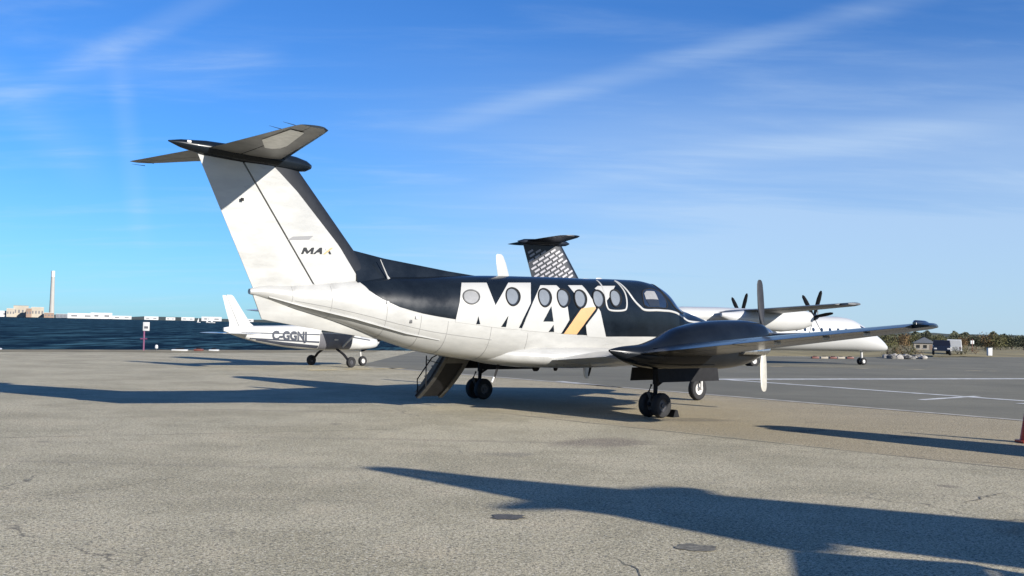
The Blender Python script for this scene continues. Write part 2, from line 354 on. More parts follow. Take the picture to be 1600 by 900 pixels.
    mp = N(t, 'ShaderNodeMapping'); mp.inputs['Rotation'].default_value = (0, 0, R(-24)); mp.inputs['Scale'].default_value = (0.03, 0.5, 1); t.links.new(P, mp.inputs['Vector'])
    st = smooth(t, noise(1.0, 6, 0.7, mp.outputs[0]), 0.45, 0.8)
    n2 = N(t, 'ShaderNodeMix', data_type='RGBA'); t.links.new(n.outputs[2], n2.inputs[6]); n2.inputs[7].default_value = (0.088, 0.082, 0.064, 1); t.links.new(math_(t, 'MULTIPLY', st, 0.55), n2.inputs['Factor'])
    n3 = N(t, 'ShaderNodeMix', data_type='RGBA'); t.links.new(n2.outputs[2], n3.inputs[6]); n3.inputs[7].default_value = (0.03, 0.03, 0.03, 1); t.links.new(math_(t, 'MULTIPLY', smooth(t, noise(60, 3, 0.7), 0.5, 0.8), 0.6), n3.inputs['Factor'])
    t.links.new(n3.outputs[2], b.inputs['Base Color']); b.inputs['Roughness'].default_value = 0.85; b.inputs['Specular IOR Level'].default_value = 0.25
    bp = N(t, 'ShaderNodeBump', ins={'Strength': 0.5, 'Distance': 0.012}); t.links.new(noise(50.0, 4.0, 0.7), bp.inputs['Height']); t.links.new(bp.outputs[0], b.inputs['Normal'])
    MATS['dark_asphalt'] = m
    m = bpy.data.materials.new('lake_water'); m.use_nodes = True; t = m.node_tree; b = t.nodes['Principled BSDF']
    g = t.nodes.new('ShaderNodeNewGeometry'); P = g.outputs['Position']
    mp = N(t, 'ShaderNodeMapping'); mp.inputs['Rotation'].default_value = (0, 0, R(12)); mp.inputs['Scale'].default_value = (6.0, 1.0, 1); t.links.new(P, mp.inputs['Vector'])
    n1 = N(t, 'ShaderNodeTexNoise', ins={'Scale': 0.10, 'Detail': 9.0, 'Roughness': 0.62, 'Distortion': 0.4}); t.links.new(mp.outputs[0], n1.inputs['Vector'])
    n2 = N(t, 'ShaderNodeTexNoise', ins={'Scale': 0.02, 'Detail': 8.0, 'Roughness': 0.7}); t.links.new(mp.outputs[0], n2.inputs['Vector'])
    mx = N(t, 'ShaderNodeMix', data_type='RGBA'); mx.inputs[6].default_value = (0.0008, 0.004, 0.009, 1); mx.inputs[7].default_value = (0.052, 0.125, 0.150, 1)  # light and dark of the ripples is put into the base colour
    t.links.new(smooth(t, math_(t, 'ADD', math_(t, 'MULTIPLY', n1.outputs['Fac'], 0.55), math_(t, 'MULTIPLY', n2.outputs['Fac'], 0.45)), 0.47, 0.62), mx.inputs['Factor'])
    t.links.new(mx.outputs[2], b.inputs['Base Color']); b.inputs['Roughness'].default_value = 0.55; b.inputs['Specular IOR Level'].default_value = 0.03; b.inputs['IOR'].default_value = 1.33
    bp = N(t, 'ShaderNodeBump', ins={'Strength': 1.0, 'Distance': 0.9}); t.links.new(n1.outputs['Fac'], bp.inputs['Height']); t.links.new(bp.outputs[0], b.inputs['Normal'])
    MATS['lake_water'] = m
ground_material()
def sheet(name, xs, yf0, yf1, ny, m, dz=0.0, z=None):
    v = []; f = []
    for i, x in enumerate(xs):
        a, b_ = yf0(x), yf1(x)
        for j in range(ny+1):
            y = a+(b_-a)*j/ny; v.append((x, y, (gz(x, y) if z is None else z(x, y))+dz))
    for i in range(len(xs)-1):
        for j in range(ny): f.append((i*(ny+1)+j, (i+1)*(ny+1)+j, (i+1)*(ny+1)+j+1, i*(ny+1)+j+1))
    return tag(obj(name, v, f, m), kind='structure')
XS = sorted(set([-400, -250, -160, -120, -90]+list(range(-60, 62, 2))+[-25.5, 27, 80, 110, 140, 200, 300, 400]))
sheet('apron', XS, lambda x: min(-120, shore(x)-5), shore, 90, 'worn_asphalt')
# taxiway: everything beyond the edge line through (2.0,30.4) and (10.2,20.4)
def tw0(x): return 30.4+(x-2.0)*(20.4-30.4)/(10.2-2.0)
XT = sorted(set(list(range(-6, 62, 2))+[27, 80, 110, 140]))
sheet('taxiway', XT, lambda x: min(tw0(x), shore(x)-1) if x >= -6 else 40, lambda x: shore(x)-0.8-1.6*sst(20, 40, x), 40, 'dark_asphalt', 0.004)
def stripe(p, q, w, m, dz=0.008, n=12, taper=0.0):
    p, q = Vector(p), Vector(q); dv = (q-p).normalized(); nn = Vector((-dv.y, dv.x))*w/2; v = []; f = []
    for i in range(n+1):
        c = p+(q-p)*i/n
        for s in (-1, 1):
            a = c+nn*s; v.append((a.x, a.y, gz(a.x, a.y)+dz))
    for i in range(n): f.append((2*i, 2*i+1, 2*i+3, 2*i+2))
    return tag(obj('painted_line', v, f, m), kind='structure')
stripe((5.6, 34.4), (46, 52.1), 0.62, 'line_white')
stripe((7.3, 34.9), (17.5, 20.8), 0.34, 'line_white', dz=0.012)
stripe((10.5, 26.2), (12.9, 28.3), 0.22, 'line_white')
stripe((12.6, 25.3), (14.6, 26.4), 0.3, 'line_white', dz=0.016)
stripe((1.5, 31.6), (3.1, 28.9), 0.30, 'line_white')
for a, b_ in (((-7.0, 35.5), (-6.1, 36.2)), ((-5.95, 36.9), (-5.1, 37.4)), ((-4.9, 37.8), (-4.0, 38.5))): stripe(a, b_, 0.42, 'line_yellow')
e = stripe((-5.5, tw0(-5.5)), (40, tw0(40)), 0.26, 'edge_pale', dz=0.008, n=30); e.name = 'taxiway_edge_joint'
# small tar patches
def patch(c, a, b_, ang, seed, m='patch_dark'):
    rnd = random.Random(seed); v = [(c[0], c[1], 0.006)]; n = 18
    for k in range(n):
        t = 2*math.pi*k/n; r = 1+rnd.uniform(-.22, .22); x, y = a*r*math.cos(t), b_*r*math.sin(t)
        v.append((c[0]+x*math.cos(ang)-y*math.sin(ang), c[1]+x*math.sin(ang)+y*math.cos(ang), 0.005))
    return tag(obj('tar_patch', v, [(0, 1+k, 1+(k+1) % n) for k in range(n)], m), kind='structure')
def crack(pts, w, seed, m='crack_dark'):
    rnd = random.Random(seed); P_ = []
    for (a, b), (c, e_) in zip(pts, pts[1:]):
        n = max(4, int(math.hypot(c-a, e_-b)/0.07))
        for k in range(n): P_.append((a+(c-a)*k/n+rnd.uniform(-.03, .03), b+(e_-b)*k/n+rnd.uniform(-.035, .035)))
    v = []; f = []
    for i, (x, y) in enumerate(P_):
        q = P_[min(i+1, len(P_)-1)]; p = P_[max(i-1, 0)]; t = Vector((q[0]-p[0], q[1]-p[1])).normalized(); ww = w*rnd.uniform(0.15, 0.7)*min(1, (i+1)/4, (len(P_)-i)/4)
        v += [(x-t.y*ww, y+t.x*ww, 0.0035), (x+t.y*ww, y-t.x*ww, 0.0035)]
    for i in range(len(P_)-1): f.append((2*i, 2*i+1, 2*i+3, 2*i+2))
    return tag(obj('apron_crack', v, f, m, None, False), kind='structure')
crack([(4.43, 10.15), (4.68, 10.36), (4.99, 10.68), (5.35, 10.97)], 0.022, 1)
crack([(0.72, 7.5), (0.80, 7.38), (0.88, 7.1), (1.0, 6.7)], 0.012, 2)
crack([(-9.5, 12.9), (-6.91, 13.96), (-5.79, 14.42), (-3.76, 15.27), (-1.5, 16.3)], 0.020, 3)
crack([(2.42, 15.23), (3.2, 15.9), (3.7, 15.7)], 0.02, 4); crack([(-4.6, 9.2), (-3.9, 9.9), (-3.4, 11.0)], 0.011, 5); crack([(5.2, 14.2), (6.4, 13.4), (8.0, 12.9)], 0.016, 6)
patch((0.0, 8.93), 0.15, 0.13, 0.1, 1); patch((1.43, 7.84), 0.15, 0.13, 0.2, 2, 'patch_soft')
# lake, grass verge, far shore
o = tag(obj('lake', [(-30000, -300, -1.6), (30000, -300, -1.6), (30000, 30000, -1.6), (-30000, 30000, -1.6)], [(0, 1, 2, 3)], 'lake_water'), kind='structure')
# shore bank under the apron edge
v = []; f = []
pts = [(x, shore(x)) for x in XS]
for x, y in pts: v += [(x, y, gz(x, y)), (x-1.4, y+1.6, -1.9)]
for i in range(len(pts)-1): f.append((2*i, 2*i+2, 2*i+3, 2*i+1))
tag(obj('shore_bank', v, f, 'stone_dark'), kind='structure')
sheet('shore_verge', [-60, -45, -32, -25.5, -21, -17, -12, -8], lambda x: shore(x)-5.5-0.7*math.sin(x), lambda x: shore(x)-0.05, 4, 'shore_grass', 0.006)
XG = [26, 28, 31, 35, 40, 46, 54, 62, 72, 84, 100, 140, 200, 300, 420]
def g0(x): return shore(x)-2.4
def g1(x): return 150+(x-26)*7.0
sheet('grass_verge', XG, g0, g1, 24, 'grass', z=lambda x, y: gz(x, y)+0.012+0.25*sst(shore(x), shore(x)+8, y)-0.75*sst(shore(x)+10, shore(x)+80, y)+0.05*math.sin(x*1.7+y*0.6))
# ------------------------------------------------------------------ the twin turboprop (local: x forward, y left, z up, origin between the main wheels)
FUS=[(-7.06,2.14,.045,.05,2.0),(-6.9,2.145,.085,.08,2.0),(-6.3,2.09,.195,.17,2.0),(-5.6,2.045,.325,.27,2.05),(-4.95,1.985,.455,.36,2.1),(-4.4,1.925,.575,.45,2.15),(-3.6,1.845,.695,.57,2.2),(-2.9,1.82,.77,.66,2.3),(-2.0,1.795,.845,.72,2.4),(-1.0,1.765,.905,.74,2.4),(0.4,1.77,.93,.74,2.4),(1.4,1.80,.93,.73,2.4),(2.15,1.81,.93,.71,2.4),(2.6,1.79,.905,.69,2.35),(2.95,1.74,.84,.67,2.3),(3.25,1.65,.70,.645,2.2),(3.5,1.575,.605,.62,2.15),(4.05,1.54,.515,.54,2.1),(4.6,1.50,.42,.45,2.1),(5.2,1.46,.31,.345,2.05),(5.7,1.43,.20,.23,2.0),(6.0,1.415,.10,.12,2.0),(6.1,1.41,.02,.025,2.0)]
_F=np.array(FUS)
def pchip(xs,ys):
    h=np.diff(xs); d=np.diff(ys)/h; m=np.zeros(len(xs))
    for i in range(1,len(xs)-1):
        if d[i-1]*d[i]>0:
            w1=2*h[i]+h[i-1]; w2=h[i]+2*h[i-1]; m[i]=(w1+w2)/(w1/d[i-1]+w2/d[i])
    m[0]=d[0]; m[-1]=d[-1]
    def f(x):
        x=min(max(x,xs[0]),xs[-1]); i=min(int(np.searchsorted(xs,x,side='right'))-1,len(xs)-2)
        t=(x-xs[i])/h[i]; t2=t*t; t3=t2*t
        return float((2*t3-3*t2+1)*ys[i]+(t3-2*t2+t)*h[i]*m[i]+(-2*t3+3*t2)*ys[i+1]+(t3-t2)*h[i]*m[i+1])
    return f
_fi=[pchip(_F[:,0],_F[:,k]) for k in range(1,5)]
def fparm(x): return [g(x) for g in _fi]
def fpt(x,th,off=0.0):          # th degrees: 0 starboard beam, 90 roof, 180 port
    zc,hh,hw,n=fparm(x); c,s=math.cos(math.radians(th)),math.sin(math.radians(th))
    y=-hw*math.copysign(abs(c)**(2/n),c); z=hh*math.copysign(abs(s)**(2/n),s)
    if off:
        ny=math.copysign((abs(y)/hw)**(n-1)/hw,y); nz=math.copysign((abs(z)/hh)**(n-1)/hh,z); l=math.hypot(ny,nz)
        y+=off*ny/l; z+=off*nz/l
    return (x,y,zc+z)

# outlines of the painted letters on the skin, as (station x, angle round the hull)
L_Mp = [(-2.978, 53.2), (-2.866, 53.0), (-2.753, 52.9), (-2.639, 52.7), (-2.525, 52.6), (-2.408, 52.4), (-2.428, 42.3), (-2.428, 33.9), (-2.415, 26.5), (-2.393, 19.8), (-2.363, 13.8), (-2.29, 19.9), (-2.209, 26.6), (-2.116, 34.0), (-2.008, 42.5), (-1.873, 52.9), (-1.757, 53.2), (-1.64, 53.6), (-1.521, 54.0), (-1.401, 54.4), (-1.279, 54.9), (-1.368, 43.1), (-1.424, 33.7), (-1.46, 25.6), (-1.484, 18.4), (-1.551, 12.7), (-1.611, 7.5), (-1.667, 2.9), (-1.719, -0.5), (-1.769, -4.5), (-1.815, -9.4), (-1.966, -9.4), (-2.115, -9.4), (-2.231, -9.2), (-2.345, -9.1), (-2.457, -9.0), (-2.568, -8.8), (-2.671, -8.6), (-2.772, -8.3), (-2.873, -8.1), (-2.973, -7.8), (-3.07, -7.5), (-3.167, -7.3), (-3.262, -7.0), (-3.243, -1.2), (-3.221, 3.8), (-3.195, 9.9), (-3.163, 16.6), (-3.137, 24.1), (-3.101, 32.4), (-3.051, 41.8)]
L_Ap = [(-1.069, 49.3), (-0.921, 49.6), (-0.772, 50.0), (-0.622, 50.3), (-0.567, 41.1), (-0.558, 32.9), (-0.534, 25.8), (-0.498, 19.3), (-0.494, 12.6), (-0.48, 6.6), (-0.461, 1.5), (-0.533, -1.5), (-0.602, -5.6), (-0.667, -10.4), (-0.825, -10.2), (-0.983, -10.0), (-1.138, -9.9), (-1.26, -9.8), (-1.38, -9.7), (-1.499, -9.7), (-1.617, -9.7), (-1.734, -9.8), (-1.691, -4.4), (-1.644, -0.2), (-1.594, 3.7), (-1.539, 8.9), (-1.478, 14.7), (-1.409, 21.2), (-1.318, 29.2), (-1.208, 38.3)]
L_Xa = [(-0.291, 51.1), (-0.154, 51.5), (-0.016, 51.9), (0.125, 52.4), (0.178, 39.1), (0.224, 30.0), (0.29, 22.1), (0.314, 13.7), (0.163, 13.4), (0.014, 13.1), (-0.134, 12.8), (-0.172, 19.4), (-0.198, 26.7), (-0.21, 34.9), (-0.261, 42.3)]
L_Xt = [(-0.132, 14.0), (0.005, 14.8), (0.143, 15.7), (0.283, 16.5), (0.322, 13.3), (0.233, 9.1), (0.148, 5.2), (0.067, 1.8), (-0.012, -0.7), (-0.089, -3.8), (-0.163, -7.5), (-0.233, -11.5), (-0.364, -11.4), (-0.493, -11.2), (-0.621, -11.1), (-0.549, -6.4), (-0.472, -2.3), (-0.393, 0.7), (-0.31, 4.5), (-0.224, 9.0)]
L_Xb = [(0.386, 15.4), (0.441, 10.8), (0.469, 5.0), (0.503, 0.4), (0.542, -3.7), (0.586, -9.3), (0.64, -15.7), (0.496, -15.2), (0.355, -14.8), (0.215, -14.4), (0.077, -14.1), (0.033, -7.9), (-0.002, -2.6), (0.076, 0.1), (0.156, 2.9), (0.24, 6.6), (0.327, 10.7)]
L_Xc = [(0.448, 46.2), (0.599, 52.5), (0.776, 52.7), (0.954, 52.8), (1.134, 52.9), (0.985, 43.6), (0.862, 35.9), (0.756, 29.2), (0.631, 23.4), (0.599, 35.5), (0.519, 40.6)]
L_g1 = [(-2.767, 0.8), (-2.717, -6.9), (-2.81, -7.4)]
L_g2 = [(-2.066, 2.5), (-2.094, -1.8), (-2.118, -7.6), (-2.233, -7.7), (-2.152, -1.8)]
L_g3 = [(-0.948, 15.9), (-0.94, 9.8), (-0.925, 4.4), (-0.905, 0.1), (-1.042, 0.1), (-1.177, -0.0), (-1.107, 4.2), (-1.032, 9.7)]
L_g4 = [(-0.9, -2.1), (-0.875, -9.2), (-1.027, -9.3)]
L_g5 = [(0.006, -2.1), (0.026, -6.6), (0.052, -11.8), (-0.082, -11.8), (-0.214, -11.9), (-0.107, -6.6)]
L_g6 = [(-0.103, 14.4), (-0.158, 14.4), (-0.242, 10.0), (-0.321, 6.0), (-0.397, 2.4), (-0.47, -0.2), (-0.541, -3.2), (-0.609, -6.8), (-0.674, -10.9), (-0.603, -10.9), (-0.53, -6.2), (-0.452, -2.0), (-0.37, 0.9), (-0.286, 4.8), (-0.198, 9.3)]
L_g7 = [(0.341, 13.4), (0.305, 14.1), (0.217, 9.7), (0.132, 5.6), (0.052, 2.1), (-0.025, -0.5), (-0.101, -3.6), (-0.174, -7.4), (-0.242, -11.6), (-0.179, -11.5), (-0.102, -6.8), (-0.021, -2.6), (0.064, 0.4), (0.152, 4.0), (0.244, 8.4)]

def fus_mesh(parent):
    xs = sorted(set([f[0] for f in FUS]+list(np.arange(-7.0, 6.05, 0.14)))); n = 48
    rings = [[fpt(float(x), 360*k/n) for k in range(n)] for x in xs]
    return G().loft(rings).build('fuselage', 'white_paint', parent, auto=60)
def grid_poly(poly, dx, dy):
    """triangulated, grid-cut version of a flat polygon -> verts2d, faces"""
    bm = bmesh.new(); vs = [bm.verts.new((a, b, 0)) for a, b in poly]; bm.faces.new(vs)
    bm.normal_update(); bmesh.ops.triangulate(bm, faces=bm.faces[:], ngon_method='EAR_CLIP')
    for ax, st in ((0, dx), (1, dy)):
        lo = min(p[ax] for p in poly); hi = max(p[ax] for p in poly); k = math.floor(lo/st)+1
        while k*st < hi-1e-6:
            no = (1, 0, 0) if ax == 0 else (0, 1, 0); co = (k*st, 0, 0) if ax == 0 else (0, k*st, 0)
            bmesh.ops.bisect_plane(bm, geom=bm.verts[:]+bm.edges[:]+bm.faces[:], dist=1e-6, plane_co=co, plane_no=no); k += 1
    bmesh.ops.dissolve_degenerate(bm, dist=1e-5, edges=bm.edges[:])
    bm.verts.index_update(); v = [tuple(x.co[:2]) for x in bm.verts]; f = [tuple(w.index for w in q.verts) for q in bm.faces]; bm.free()
    return v, f
def skin(name, poly, off, m, parent, dx=0.1, dth=5.0):
    """a painted panel lying on the fuselage skin; poly in (x, angle)"""
    v, f = grid_poly(poly, dx, dth); return obj(name, [fpt(a, b, off) for a, b in v], f, m, parent)
def ribbon(name, path, w, off, m, parent, closed=False, lift=0.004):
    P = []; L = len(path); seg = L if closed else L-1
    for i in range(seg):
        g4 = [path[(i+k) % L] if closed else path[min(max(i+k, 0), L-1)] for k in (-1, 0, 1, 2)]
        for s in range(6):
            t = s/6; q = []
            for c in (0, 1):
                a, b, e, h = (g4[k][c] for k in range(4)); q.append(0.5*(2*b+(e-a)*t+(2*a-5*b+4*e-h)*t*t+(3*b-a-3*e+h)*t**3))
            P.append(tuple(q))
    if not closed: P.append(path[-1])
    pts = [Vector(fpt(a, b, off)) for a, b in P]; nor = [(Vector(fpt(a, b, off+0.05))-Vector(fpt(a, b, off))).normalized() for a, b in P]
    v = []; f = []; n = len(pts)
    for i in range(n):
        t = (pts[(i+1) % n if closed else min(i+1, n-1)]-pts[(i-1) % n if closed else max(i-1, 0)]).normalized(); s = t.cross(nor[i]).normalized()
        v += [pts[i]-s*w/2-nor[i]*0.004, pts[i]-s*w/2*0.8+nor[i]*lift, pts[i]+s*w/2*0.8+nor[i]*lift, pts[i]+s*w/2-nor[i]*0.004]
    for i in range(n if closed else n-1):
        j = (i+1) % n
        for k in range(3): f.append((4*i+k, 4*i+k+1, 4*j+k+1, 4*j+k))
    return obj(name, v, f, m, parent)
def lerp_edge(z, a, b): return a[0]+(b[0]-a[0])*(z-a[1])/(b[1]-a[1])
FLE = ((-5.08, 2.92), (-6.16, 4.14)); FTE = ((-6.97, 2.14), (-7.97, 4.19)); FHG = ((-5.93, 2.30), (-7.28, 4.25))
def fin_half(x, z):
    """half thickness of the vertical tail at (x,z)"""
    le = lerp_edge(z, *FLE); te = lerp_edge(z, *FTE); c = min(1, max(0, (le-x)/(le-te))); th = 0.105
    return (le-te)*5*th*(0.2969*math.sqrt(c)-0.126*c-0.3516*c*c+0.2843*c**3-0.1015*c**4)+0.002
def fin_skin(name, poly, off, m, parent, side=-1, d=0.06):
    v, f = grid_poly(poly, d, d); return obj(name, [(a, side*(fin_half(a, b)+off), b) for a, b in v], f, m, parent)
BLK = [(-4.93, 2.05), (-5.03, 2.42), (-5.45, 2.99), (-6.29, 3.85), (-6.72, 4.215), (-6.86, 4.30)]
def blk_x(z):
    for (a, b), (c, e_) in zip(BLK, BLK[1:]):
        if z <= e_: return a+(c-a)*(z-b)/(e_-b)
    return BLK[-1][0]
def fin_body(name, c0, c1, m, parent):
    rings = []; fm = []; NF = 28
    for i in range(31):
        z = 2.05+(4.30-2.05)*i/30; le = lerp_edge(z, *FLE); te = lerp_edge(z, *FTE); hg = lerp_edge(z, *FHG)
        if c0 == 'le':
            bx_ = min(le-0.02, max(blk_x(z), hg+0.05)); fr = [le+(bx_-le)*(1-math.cos(math.pi/2*k/12)) for k in range(12)]+[bx_+(hg+0.018-bx_)*k/(NF-12) for k in range(NF-11)]
        else: fr = [hg-0.018+(te-hg+0.018)*(0.5-0.5*math.cos(math.pi*k/NF)) for k in range(NF+1)]
        up = [(x, fin_half(x, z) if not (c0 == 'le' and k == 0) else 0, z) for k, x in enumerate(fr)]
        lo = [(x, -fin_half(x, z), z) for k, x in reversed(list(enumerate(fr))) if not (c0 == 'le' and k == 0)]
        rings.append(up+lo)
    g = G(); g.loft(rings); n = len(rings[0])
    for i in range(30):
        for k in range(n): g.m[i*n+k] = 1 if (c0 == 'le' and (k < 12 or k >= n-12)) else 0
    return g.build(name, m, parent, mats=[m, 'boot_rubber'], auto=40)
def mirror_poly(p): return [(a, 180-b) for a, b in p]
def blade_mesh():
    """one feathered propeller blade along +z, chord along x; face side dark"""
    st = [(0.10, 0.05, 0.05), (0.22, 0.07, 0.05), (0.36, 0.135, 0.036), (0.6, 0.185, 0.026), (0.9, 0.185, 0.018), (1.08, 0.165, 0.012), (1.15, 0.125, 0.009), (1.18, 0.06, 0.006)]
    v = []; f = []; fm = []; n = 16
    for r, c, t in st:
        for k in range(n):
            a = 2*math.pi*k/n; v.append((c*0.5*2*0.62*math.cos(a)-0.02*min(1, r), -t*math.sin(a), r))
    for i in range(len(st)-1):
        for k in range(n):
            f.append((i*n+k, i*n+(k+1) % n, (i+1)*n+(k+1) % n, (i+1)*n+k)); fm.append(0 if k < n//2 else 1)
    f.append(tuple((len(st)-1)*n+k for k in range(n))); fm.append(0)
    return v, f, fm
def make_twin():
    A = empty('twin_turboprop', (0, 0, 0))
    fu = fus_mesh(A)
    # ---- livery
    edge = [(-5.06, 89.9), (-5.089, 73.6), (-5.03, 52), (-4.941, 31.7), (-4.84, 22), (-4.72, 14.0), (-4.56, 7.8), (-4.38, 2.7), (-4.16, 0.4), (-3.924, -1.1), (-3.585, -2.4), (-3.252, -3.8), (-2.275, -5.9), (-0.969, -9.4), (0.612, -14.0), (1.394, -15.2), (2.136, -15.5), (3.2, -16), (4.4, -17), (5.3, -19), (5.95, -20)]
    full = edge+[(5.95, 90.1)]; side = full[:]
    skin('black_upper_paint', [(a, b) for a, b in side[:-1]]+[(5.95, 89.95)], 0.003, 'black_paint', fu)
    skin('black_upper_paint', mirror_poly([(a, b) for a, b in side[:-1]]+[(5.95, 89.95)]), 0.003, 'black_paint', fu)
    g = G(); g.loft([[fpt(x, 360*k/24, o) for k in range(24)] for x, o in ((5.90, 0.001), (5.95, 0.005), (6.0, 0.005), (6.05, 0.005), (6.09, 0.004))]); g.build('nose_cap', 'black_paint', fu)
    for pl in (L_Mp, L_Ap, L_Xa, L_Xb, L_Xc): skin('letter', pl, 0.006, 'decal_white', fu, 0.06, 3)
    tag(skin('letter_stroke', L_Xt, 0.009, 'decal_tan', fu, 0.06, 3), 'tan diagonal stroke of the painted letter X')
    for pl in (L_g1, L_g2, L_g3, L_g4, L_g5, L_g6, L_g7): skin('letter_gap', pl, 0.011, 'black_paint', fu, 0.06, 3)
    ribbon('door_outline', [(0.762, 70.8), (0.708, 49.5), (0.653, 28.2), (0.657, 16.4), (0.771, 12.3), (1.148, 12.1), (1.262, 17.0), (1.313, 35.6), (1.294, 54.7), (1.296, 69)], 0.040, 0.010, 'decal_white', fu)
    ribbon('white_pinstripe', [(1.336, 71), (1.391, 50.1), (1.515, 28.3), (1.696, 17.2), (1.875, 12.7), (2.361, 13.6), (2.711, 15.8), (3.065, 19.5), (3.5, 27), (4.2, 36)], 0.05, 0.008, 'decal_white', fu)
    # ---- panel joints on the white skin
    for x, t1 in ((-6.35, 55), (-5.65, 50), (-4.62, 2), (-3.95, -4), (-3.4, -7), (-2.45, -9), (-1.55, -12)):
        ribbon('panel_joint', [(x, -88+(t1+88)*k/8) for k in range(9)], 0.007, 0.004, 'panel_line', fu, False, 0.0004)
    ribbon('panel_joint', [(-6.3+0.39*k, -24-0.2*k) for k in range(11)], 0.009, 0.0045, 'panel_line', fu, False, 0.0004)
    # ---- cabin windows with rims
    for i, (xc, tc_) in enumerate([(-2.89, 25.8), (-1.905, 27.6), (-1.08, 28.4), (-0.57, 28.4), (-0.093, 27.8), (0.443, 28.8), (0.97, 30.0)]):
        rx, rt = (0.18, 10.8) if i == 0 else (0.172, 13.6)
        ring = [(xc+rx*math.cos(2*math.pi*k/28), tc_+rt*math.sin(2*math.pi*k/28)) for k in range(28)]
        sh = 0.04 if i else 0.02
        ring = [(a+sh*(b-tc_)/rt, b) for a, b in ring]
        w_ = skin('cabin_window', ring, 0.009, 'blind_and_reflection' if i == 0 else 'window_glass', A, 0.06, 4)
        if i: skin('window_pane', [(xc-0.018+(a-xc)*0.80, tc_+(b-tc_)*0.86) for a, b in ring], 0.0115, 'pane_grey', w_, 0.06, 4)
        if i == 0: tag(w_, 'aft window covered by a pale blind')
        ribbon('window_rim', ring, 0.026, 0.012, 'gear_paint' if i == 0 else 'gear_dark', w_, True, 0.012)
        rp = mirror_poly(ring); w2 = skin('cabin_window', rp, 0.009, 'window_glass', A, 0.08, 6); ribbon('window_rim', rp, 0.026, 0.012, 'gear_dark', w2, True, 0.012)
    # ---- cockpit glazing
    side_w = [(1.88, 38), (2.02, 46), (2.30, 50), (2.56, 47), (2.66, 30), (2.58, 18.5), (2.0, 16.5), (1.84, 20)]
    wsh = [(2.64, 54), (2.74, 86), (3.30, 86), (3.42, 62), (3.38, 40), (2.98, 26)]
    for mp_ in (lambda p: p, mirror_poly):
        s_ = skin('cockpit_side_window', mp_(side_w), 0.008, 'dark_glass', A, 0.06, 4); ribbon('window_frame', mp_(side_w), 0.025, 0.010, 'gear_dark', s_, True)
        s_ = skin('windshield', mp_(wsh), 0.008, 'dark_glass', A, 0.06, 4); ribbon('window_frame', mp_(wsh), 0.03, 0.010, 'gear_dark', s_, True)
    skin('glass_reflection', [(1.935, 38), (2.05, 43), (2.33, 44), (2.36, 29), (1.93, 28)], 0.014, 'blind_and_reflection', A, 0.06, 4)  # pale over dark patch, painting a reflection onto the cockpit side glass
    skin('glass_reflection', [(1.93, 27), (2.36, 28), (2.36, 18.5), (2.02, 18)], 0.014, 'window_glass', A, 0.06, 4)
    # ---- vertical tail
    fin = fin_body('fin', 'le', 'hg', 'white_paint', A); rud = fin_body('rudder', 'hg', 'te', 'white_paint', A)
    # bar and small wordmark on the fin
    fin_skin('fin_bar', [(-6.35, 3.085), (-5.97, 3.125), (-6.05, 3.055), (-6.45, 3.02)], 0.005, 'grey_print', fin)
    def glyph(polys, x0, z0, w, h, m, shear=0.3):
        for p in polys: fin_skin('fin_letter', [(x0+w*a+h*shear*b, z0+h*b+w*a*0.06) for a, b in p], 0.005, m, fin, -1, 0.05)
    gx, gz_, gh = -6.18, 2.80, 0.115
    glyph([[(-.06, 0), (0.16, 0), (0.2, 0.5), (0.46, 0.05), (0.56, 0.05), (0.78, 0.5), (0.82, 0), (1.04, 0), (1.0, 1), (0.76, 1), (0.52, 0.45), (0.26, 1), (0, 1)]], gx, gz_, 0.20, gh, 'boot_rubber')
    glyph([[(0, 0), (0.55, 1), (0.8, 1), (1, 0), (0.74, 0), (0.70, 0.26), (0.42, 0.26), (0.28, 0)]], gx+0.205, gz_+0.012, 0.18, gh, 'boot_rubber')
    glyph([[(0.0, 0), (0.28, 0), (1.0, 1), (0.72, 1)]], gx+0.40, gz_+0.022, 0.17, gh, 'decal_tan')
    glyph([[(0.0, 1), (0.25, 1), (0.42, 0.68), (0.28, 0.48)]], gx+0.40, gz_+0.022, 0.17, gh, 'decal_white')
    glyph([[(0.55, 0.36), (0.68, 0.54), (1.0, 0), (0.74, 0)]], gx+0.40, gz_+0.022, 0.17, gh, 'boot_rubber')
    # rudder tab outline and hinge
    g = G(); g.box((-7.28, -0.095, 3.62), (0.05, 0.02, 0.05)); g.build('hinge', 'gear_dark', rud)
    # dorsal fin in front of the fin
    prof = [(-5.10, 2.94), (-4.44, 2.835), (-3.73, 2.76), (-2.98, 2.68), (-2.43, 2.635), (-2.2, 2.62)]
    rings = []
    for x, z in prof:
        zb = fpt(x, 90)[2]-0.06; k = max(0.012, 0.16*(z-zb))
        rings.append([(x, -k*2.0, zb), (x, -k*1.0, zb+(z-zb)*0.45), (x, -k*0.42, zb+(z-zb)*0.88), (x, 0, z), (x, k*0.42, zb+(z-zb)*0.88), (x, k*1.0, zb+(z-zb)*0.45), (x, k*2.0, zb)])
    G().loft(rings).build('dorsal_fin', 'black_paint', A, auto=50)
    # ventral fin, strakes
    g = G(); rings = []
    for x, zt, zb in ((-6.99, 2.13, 2.06), (-6.83, 2.12, 1.69), (-6.3, 2.05, 1.61), (-5.7, 1.9, 1.525), (-5.1, 1.8, 1.45), (-4.55, 1.6, 1.375), (-4.30, 1.5, 1.36)):
        rings.append([(x, -0.028, zt), (x, -0.022, (zt+zb)/2), (x, -0.010, zb+0.01), (x, 0, zb), (x, 0.010, zb+0.01), (x, 0.022, (zt+zb)/2), (x, 0.028, zt)])
    g.loft(rings).build('ventral_fin', 'white_paint', A, auto=50)
